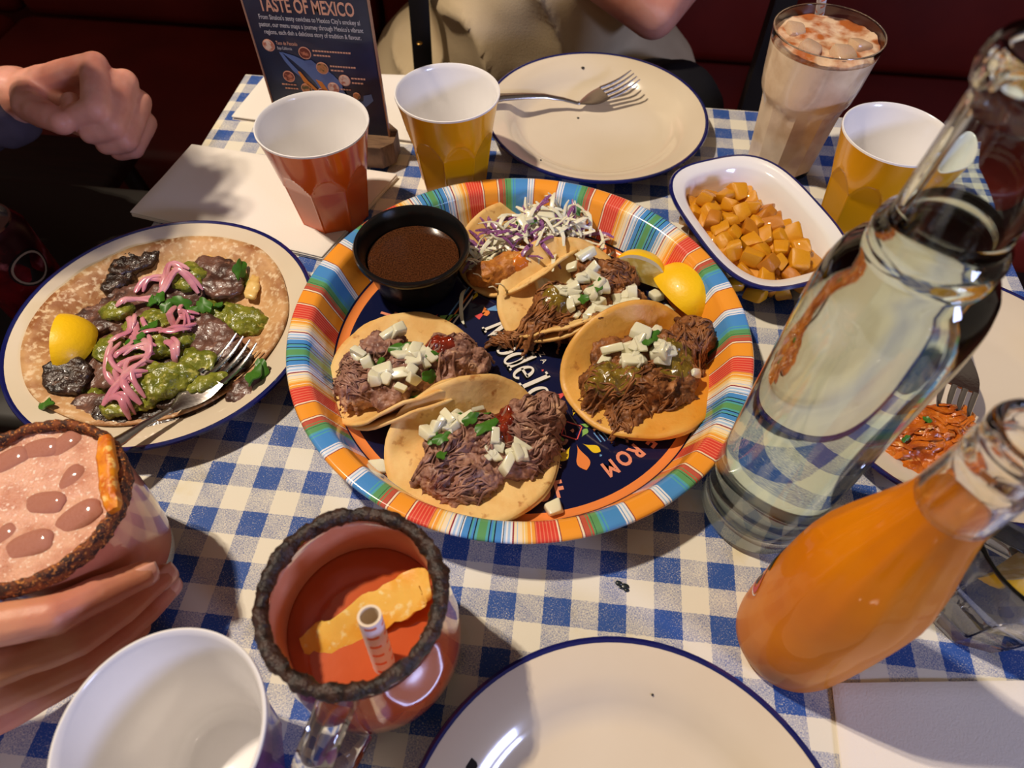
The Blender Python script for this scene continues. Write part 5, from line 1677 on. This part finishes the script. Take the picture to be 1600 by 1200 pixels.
for (p, rx, ry, rz, a) in (((-0.2098, -0.0057, 0.0220), .024, .012, .007, -.45), ((-0.2344, -0.0033, 0.0230), .020, .012, .006, -.3), ((-0.2592, 0.0235, 0.0220), .014, .015, .006, .4), ((-0.2204, 0.0343, 0.0180), .014, .007, .003, -.2), ((-0.2979, -0.0156, 0.0190), .013, .008, .005, .2),
                           ((-0.2364, -0.0769, 0.0220), .022, .015, .008, .3), ((-0.2478, -0.0884, 0.0200), .020, .011, .006, .2), ((-0.2863, -0.0836, 0.0230), .010, .011, .005, .2), ((-0.2203, -0.0560, 0.0220), .016, .010, .005, -.3), ((-0.2475, -0.0422, 0.0220), .022, .014, .006, .4), ((-0.2628, -0.0651, 0.0200), .016, .012, .006, 0), ((-0.2234, -0.0688, 0.0240), .013, .010, .006, 0), ((-0.2557, -0.0973, 0.0180), .015, .007, .005, .2), ((-0.2702, -0.0224, 0.0200), .018, .012, .005, .5), ((-0.2855, -0.0510, 0.0200), .012, .012, .005, .5), ((-0.2059, -0.0719, 0.0200), .014, .008, .004, .5)):
    z, _n = drop(treeS, p[0], p[1], 0.2, 0.01)
    q = meat_mb([(p[0], p[1], z + rz * 0.35, rx, ry, rz, a), (p[0] + rx * .4, p[1] + ry * .2, z + rz * .3, rx * .6, ry * .7, rz * .9, a)], 5, 0.0015, ((130, .0030), (420, .0014)))
    q.build('guacamole_dollop', M_guac, sk)
    parts.append(q)
treeS = bvh(*parts)
def onion_arc(p0, p1, bulge, w=0.0024, th=0.0011, seed=0):
    a, c = Vector(p0), Vector(p1)
    d = c - a
    s = Vector((-d.y, d.x, 0))
    pts = []
    for i in range(11):
        q = i / 10
        p = a.lerp(c, q) + s * bulge * math.sin(PI * q)
        z, _n = drop(treeS, p.x, p.y, 0.2, 0.012)
        pts.append(Vector((p.x, p.y, z + 0.0018 + 0.003 * math.sin(PI * q) + 0.0008 * noise.noise(p * 200))))
    for it in range(2):
        for i in range(1, 10):
            pts[i].z = max(pts[i].z, (pts[i - 1].z + pts[i + 1].z) / 2)
    MB().tube(pts, [w * .5] + [w] * 9 + [w * .5], 8, th / w, up=(0, 0, 1)).build('pickled_onion_ring', M_pinkon, sk)
for a_, b_, bl in (((-0.2742, 0.0025, 0.0300), (-0.2454, 0.0093, 0.0300), .5), ((-0.2754, 0.0109, 0.0300), (-0.2575, 0.0211, 0.0300), .55), ((-0.2810, -0.0499, 0.0300), (-0.2494, -0.0842, 0.0300), -.25), ((-0.2840, -0.0358, 0.0300), (-0.2714, -0.0655, 0.0300), .35), ((-0.2760, -0.0258, 0.0300), (-0.2522, -0.0319, 0.0300), -.4), ((-0.2588, -0.0297, 0.0300), (-0.2345, -0.0357, 0.0300), .6), ((-0.2532, -0.0350, 0.0300), (-0.2323, -0.0295, 0.0300), -.3),
                   ((-0.2524, -0.0577, 0.0300), (-0.2472, -0.0891, 0.0300), -.45), ((-0.2459, -0.0625, 0.0300), (-0.2399, -0.0958, 0.0300), -.35), ((-0.2636, -0.1002, 0.0300), (-0.2434, -0.0783, 0.0300), .18), ((-0.2693, -0.0653, 0.0300), (-0.2493, -0.0546, 0.0300), .3), ((-0.2853, -0.0209, 0.0300), (-0.2832, -0.0502, 0.0300), .3), ((-0.2441, -0.0455, 0.0300), (-0.2318, -0.0608, 0.0300), .2), ((-0.2566, -0.0049, 0.0300), (-0.2335, -0.0207, 0.0300), -.4), ((-0.2949, -0.0158, 0.0300), (-0.2716, -0.0036, 0.0300), .2), ((-0.2918, 0.0036, 0.0300), (-0.2764, 0.0188, 0.0300), .3), ((-0.2640, -0.0421, 0.0300), (-0.2579, -0.0800, 0.0300), .3), ((-0.2634, -0.0961, 0.0300), (-0.2468, -0.1041, 0.0300), .3)):
    onion_arc(a_, b_, bl, 0.0024)
    onion_arc(Vector(a_) + Vector((0.004, 0.003, 0)), Vector(b_) + Vector((0.002, 0.004, 0)), bl * 0.8, 0.0017)
leaves(treeS, sk, [P2((-0.2762, -0.0041, 0.0300)), P2((-0.2629, -0.0069, 0.0300)), P2((-0.2525, -0.0031, 0.0300)), P2((-0.2360, -0.0024, 0.0300)), P2((-0.2280, 0.0017, 0.0300)), P2((-0.2652, -0.0394, 0.0300)), P2((-0.2671, -0.0454, 0.0300)), P2((-0.2645, -0.0304, 0.0300)), P2((-0.2704, -0.0815, 0.0300)), P2((-0.3041, -0.1010, 0.0150)), P2((-0.1730, -0.0571, 0.0200)), P2((-0.1756, -0.0629, 0.0200)), P2((-0.1927, -0.0834, 0.0200)), P2((-0.2217, 0.0355, 0.0200)), P2((-0.2706, -0.0002, 0.0300)), P2((-0.2439, -0.0065, 0.0300)), P2((-0.2581, -0.0500, 0.0300))], 131, (0.013, 0.022))
lemon_wedge((-0.3117, -0.0479, 0.0245), (-0.75, -0.10, math.radians(-72)), 'lemon wedge leaning on the steak tortilla', 0.052, 0.024, 0.62)

# ------------------------------------------------------------------ stew leftovers on the right plate
M_stew = mat('orange_stew', rgb(208, 112, 30), 0.25, spec=0.5, coat=0.3, var=(80, rgb(160, 70, 18), 0.42, 0.6), var2=(150, rgb(236, 170, 90), 0.6, 0.72), bump=(300, 0.6, 0.002))
sw = meat_mb([blob((0.2723, -0.0577, 0.0150), .022, .014, .010), blob((0.2537, -0.0654, 0.0120), .014, .012, .008), blob((0.2880, -0.0416, 0.0160), .016, .013, .010), blob((0.2674, -0.0434, 0.0150), .018, .014, .010), blob((0.2979, -0.0354, 0.0160), .010, .008, .008), blob((0.2568, -0.0792, 0.0120), .012, .008, .006), blob((0.2749, -0.0701, 0.0120), .014, .008, .007)], 7, 0.0015, ((110, .003), (380, .0016)))
sw0 = (0.2782, -0.0517, 0.0060)
stew = thing('stew_leftovers', 'heap of orange stewed chicken on the plate behind the bottles', 'food', sw0)
sw.build('stew', M_stew, stew)
trw = bvh(sw)
tag(strands(trw, [reg((0.2690, -0.0611, 0.0200), .02, .014), reg((0.2567, -0.0625, 0.0200), .014, .012), reg((0.2846, -0.0470, 0.0200), .014, .012)], 40, 9, 0.3).build('meat_fibres', M_stew, stew), None, None, kind='stuff')
leaves(trw, stew, [P2((0.2540, -0.0619, 0.0200)), P2((0.2678, -0.0490, 0.0200))], 8, (0.006, 0.009))
# ------------------------------------------------------------------ people
M_skin = mat('skin', rgb(212, 146, 112), 0.45, spec=0.35, sss=0.25, sss_r=(0.008, 0.003, 0.0015), var=(30, rgb(200, 128, 104), 0.42, 0.66), bump=(500, 0.12))
M_skin2 = mat('skin_pale', rgb(222, 160, 140), 0.45, spec=0.35, sss=0.25, sss_r=(0.008, 0.003, 0.0015), var=(24, rgb(206, 132, 112), 0.42, 0.66), bump=(400, 0.12))
M_nail = mat('fingernail', rgb(226, 168, 150), 0.22, spec=0.5, coat=0.3)
M_sleeve = mat('charcoal_sleeve', rgb(84, 74, 84), 0.85, spec=0.15, bump=(600, 0.3))
M_shirt = mat('cream_shirt', rgb(206, 186, 150), 0.85, spec=0.15, bump=(500, 0.25), var=(8, rgb(190, 168, 134), 0.4, 0.7))
M_trouser = mat('black_trousers', rgb(20, 19, 23), 0.8, spec=0.2, bump=(400, 0.3))

# hand round the pink cocktail
hand = thing('person', 'person at lower left whose bare hand holds the pink cocktail glass', 'person', (-0.30, -0.30, 0.0))
b = MB()
fingers = [
    ([(-0.2450, -0.2640, 0.0850), (-0.2124, -0.2497, 0.0800), (-0.1932, -0.2417, 0.0760), (-0.1821, -0.2276, 0.0680), (-0.1712, -0.2138, 0.0585)], [.0112, .0100, .0096, .0086, .0068]),
    ([(-0.2500, -0.2800, 0.0640), (-0.2177, -0.2627, 0.0600), (-0.1895, -0.2468, 0.0580), (-0.1796, -0.2295, 0.0500), (-0.1702, -0.2086, 0.0420)], [.0112, .0100, .0096, .0086, .0068]),
    ([(-0.2550, -0.2920, 0.0460), (-0.2233, -0.2729, 0.0420), (-0.1944, -0.2520, 0.0380), (-0.1793, -0.2236, 0.0280), (-0.1755, -0.2087, 0.0220)], [.0106, .0096, .0092, .0082, .0066]),
    ([(-0.2580, -0.3000, 0.0300), (-0.2295, -0.2800, 0.0260), (-0.2062, -0.2589, 0.0220), (-0.1944, -0.2406, 0.0150), (-0.1880, -0.2290, 0.0110)], [.0102, .0094, .0086, .0076, .0062]),
]
for pts, rad in fingers:
    b.chain(pts, rad)
palm_w = Vector((-0.335, -0.318, 0.058))
for pts, rad in fingers:
    b.chain([palm_w.lerp(Vector(pts[0]), 0.35), Vector(pts[0])], [0.014, rad[0] + 0.0012])
# web of the palm
b.chain([(-0.330, -0.316, 0.060), (-0.262, -0.278, 0.062)], [.024, .014])
# thumb behind the glass
b.chain([(-0.315, -0.285, 0.070), (-0.292, -0.250, 0.082), (-0.281, -0.220, 0.078), (-0.277, -0.192, 0.070)], [.015, .013, .0105, .0085])
# wrist and forearm
b.chain([(-0.330, -0.316, 0.058), (-0.372, -0.336, 0.054), (-0.46, -0.378, 0.050), (-0.58, -0.43, 0.052)], [.024, .0255, .032, .040], 16)
sk1 = remesh(b, 0.0012, 2, ((90, 0.0006),))
sk1.build('body', M_skin, hand)
def nail(tip, prev, out, r, par):
    tip, prev, out = Vector(tip), Vector(prev), Vector(out).normalized()
    t = (tip - prev).normalized()
    out = (out - t * out.dot(t)).normalized()
    s = t.cross(out)
    b = MB(); vs, fs = [], []
    nu, nv = 8, 8
    for i in range(nu + 1):
        for j in range(nv + 1):
            u, v = i / nu * 2 - 1, j / nv * 2 - 1
            ww = 0.86 * r * (1 - 0.25 * max(0, abs(v) - 0.5))
            vs.append(tip + t * (v * r * 0.95 - r * 0.05) + s * u * ww + out * (r * 0.93 * math.cos(u * 0.9) + 0.0002 - 0.0016 * max(0, v) ** 2))
    for i in range(nu):
        for j in range(nv):
            q = i * (nv + 1) + j
            fs.append((q, q + 1, q + nv + 2, q + nv + 1))
    o = b.add(vs, fs).build('fingernail', M_nail, par)
    so = o.modifiers.new('thickness', 'SOLIDIFY'); so.thickness = 0.0006
for (pts, rad) in fingers[:3]:
    nail(pts[4], pts[3], (0.75, -0.45, 0.55), rad[4], hand)

# fist of the person at the far left
fist = thing('person', 'person at the far left whose closed fist shows with dark sleeve', 'person', (-0.82, 0.13, -0.36))
b = MB()
MCP = [(-0.4148, 0.2323, 0.0573), (-0.3961, 0.2343, 0.0415), (-0.3893, 0.2325, 0.0239), (-0.3890, 0.2275, 0.0055)]
PIP = [(-0.3943, 0.1820, 0.0474), (-0.3866, 0.1817, 0.0319), (-0.3826, 0.1833, 0.0168), (-0.3860, 0.1919, 0.0023)]
DIP = [(-0.4130, 0.1772, 0.0428), (-0.4068, 0.1766, 0.0272), (-0.4017, 0.1809, 0.0127), (-0.4016, 0.1917, -0.0017)]
TIP = [(-0.4280, 0.1986, 0.0418), (-0.4198, 0.1944, 0.0260), (-0.4130, 0.1952, 0.0114), (-0.4098, 0.2010, -0.0020)]
rads = [(.0130, .0115, .0100, .0090), (.0130, .0116, .0100, .0090), (.0124, .0108, .0095, .0085), (.0112, .0098, .0086, .0078)]
for k in range(4):
    b.chain([MCP[k], PIP[k], DIP[k], TIP[k]], rads[k])
wr = Vector((-0.5170, 0.2390, 0.0165))
for k in range(4):
    b.chain([wr.lerp(Vector(MCP[k]), 0.15), MCP[k]], [.020, rads[k][0]])
b.chain([(-0.4757, 0.2247, 0.0218), (-0.4322, 0.2191, 0.0088)], [.022, .018])
# thumb folded over the index finger
b.chain([(-0.4861, 0.2210, 0.0298), (-0.4702, 0.1965, 0.0359), (-0.4419, 0.1785, 0.0408), (-0.4217, 0.1680, 0.0418)], [.017, .0145, .0125, .0105])
b.chain([wr, (-0.5998, 0.2478, -0.0023), (-0.7237, 0.2625, -0.0324)], [.027, .030, .036], 16)
fs1 = remesh(b, 0.0018, 5, ((80, 0.0008),))
fs1.build('body', M_skin2, fist)
b = MB()
b.chain([(-0.5427, 0.2341, 0.0086), (-0.6082, 0.2497, -0.0126), (-0.7644, 0.2676, -0.0505), (-1.0214, 0.3290, -0.1119), (-0.80, 0.20, 0.13)], [.038, .044, .050, .058, .075], 24)
b.chain([(-0.82, 0.15, 0.10), (-0.90, 0.13, -0.06), (-0.95, 0.13, -0.20)], [.11, .125, .14], 28)  # unseen torso, added with the head to cast their shadow
b.chain([(-0.78, 0.24, 0.16), (-0.76, 0.02, 0.16)], [.07, .07], 24)
b.chain([(-0.70, 0.13, 0.21), (-0.74, 0.13, 0.14)], [.055, .08], 24)
sl = remesh(b, 0.005, 4, ((30, 0.006), (70, 0.003)))
sl.build('jumper', M_sleeve, fist)
# unseen head, added over the table's left edge to shade fist and napkin
b = MB()
b.ball((-0.495, 0.115, 0.435), (0.088, 0.074, 0.105))
b.ball((-0.470, 0.115, 0.385), (0.062, 0.056, 0.070))
b.chain([(-0.69, 0.13, 0.22), (-0.535, 0.118, 0.365)], [.052, .050], 20)
b.chain([(-0.405, 0.115, 0.435), (-0.390, 0.115, 0.405)], [.010, .013], 12)
b.ball((-0.412, 0.115, 0.375), (0.012, 0.022, 0.007)).ball((-0.416, 0.115, 0.345), (0.020, 0.026, 0.018))
for sy in (-1, 1):
    b.ball((-0.510, 0.115 + sy * 0.074, 0.420), (0.018, 0.010, 0.030))
    b.ball((-0.418, 0.115 + sy * 0.030, 0.452), (0.012, 0.020, 0.006))
remesh(b, 0.004, 4).build('head', M_skin2, fist)
for sy in (-1, 1):
    MB().ball((-0.417, 0.115 + sy * 0.030, 0.436), (0.009, 0.013, 0.010)).build('eye', mat('eye_white', rgb(230, 226, 220), 0.2), fist)
b = MB()
b.ball((-0.515, 0.115, 0.470), (0.092, 0.084, 0.090)).ball((-0.600, 0.115, 0.420), (0.062, 0.078, 0.090))
remesh(b, 0.005, 3, ((60, 0.006), (160, 0.003))).build('hair', mat('brown_hair', rgb(58, 38, 24), 0.6, bump=(200, 0.5)), fist)

# person opposite
opp = thing('person', 'person across the table in a cream shirt and black trousers', 'person', (-0.05, 0.66, -0.30))
b = MB()
b.chain([(-0.04, 0.66, -0.17), (-0.045, 0.62, -0.02), (-0.05, 0.66, 0.16)], [.150, .140, .165], 32)
b.chain([(-0.16, 0.64, -0.18), (0.07, 0.64, -0.18)], [.13, .13], 24)
b.chain([(-0.22, 0.67, 0.24), (0.12, 0.67, 0.24)], [.075, .075], 24)
b.chain([(0.14, 0.67, 0.22), (0.165, 0.60, 0.10)], [.07, .065], 24)
b.chain([(-0.24, 0.67, 0.22), (-0.30, 0.66, 0.02)], [.07, .06], 24)
sh = remesh(b, 0.008, 6, None)
for p in sh.v:
    # hanging cloth folds that run down and inwards
    k = (1 - abs(math.sin((p.x * 22 + p.z * 17) + 2.6 * noise.noise(p * 6)))) ** 2 * 0.026 + noise.noise(p * 14) * 0.012
    if p.y < 0.62:
        p.y -= k
    p.z += noise.noise(p * 11) * 0.004
sh.build('shirt', M_shirt, opp, sharp=80)
b = MB()
b.tube([(-0.185, 0.545, -0.20), (-0.182, 0.520, -0.10), (-0.178, 0.516, 0.0), (-0.170, 0.53, 0.12), (-0.16, 0.58, 0.28)], 0.013, 10, 0.3, up=(0, 1, 0.2))
b.build('bag_strap', mat('black_strap', rgb(16, 14, 15), 0.5), opp)
MB().lathe([(0, 0), (0.003, 0.0), (0.004, 0.001), (0.003, 0.002), (0, 0.002)], 16, (-0.178, 0.4985, -0.045)).build('strap_rivet', mat('brass', rgb(220, 170, 90), 0.25, metal=1.0), opp)
b = MB()
b.chain([(-0.12, 0.66, -0.24), (-0.14, 0.42, -0.17), (-0.15, 0.40, -0.62)], [.10, .08, .06], 20)
b.chain([(0.08, 0.66, -0.24), (0.135, 0.47, -0.115), (0.13, 0.41, -0.62)], [.10, .078, .06], 20)
remesh(b, 0.010, 4, ((25, 0.006),)).build('trousers', M_trouser, opp)
b = MB()
b.chain([(0.1375, 0.5784, 0.0333), (0.0996, 0.4818, 0.0167), (0.0360, 0.4789, 0.0558), (-0.0309, 0.4989, 0.1114)], [.036, .027, .027, .022], 20)
remesh(b, 0.004, 5, None).build('body', M_skin2, opp)

# ------------------------------------------------------------------ small spills on the cloth
sp = thing('sauce_splash', 'tiny dark green sauce splash on the gingham cloth below the tray', 'spill', (0.0773, -0.1705, 0.0000))
for k, (p_, s) in enumerate((((0.0754, -0.1699, 0.0000), .0022), ((0.0788, -0.1715, 0.0000), .0028), ((0.0769, -0.1721, 0.0000), .0016), ((0.0800, -0.1733, 0.0000), .0018))):
    MB().ball((p_[0], p_[1], 0.0003), (s, s * 0.7, 0.0007), None, 10, 6).jitter(0.0004, 300, k).build('droplet', mat('dark_sauce', rgb(30, 40, 44), 0.3), sp)
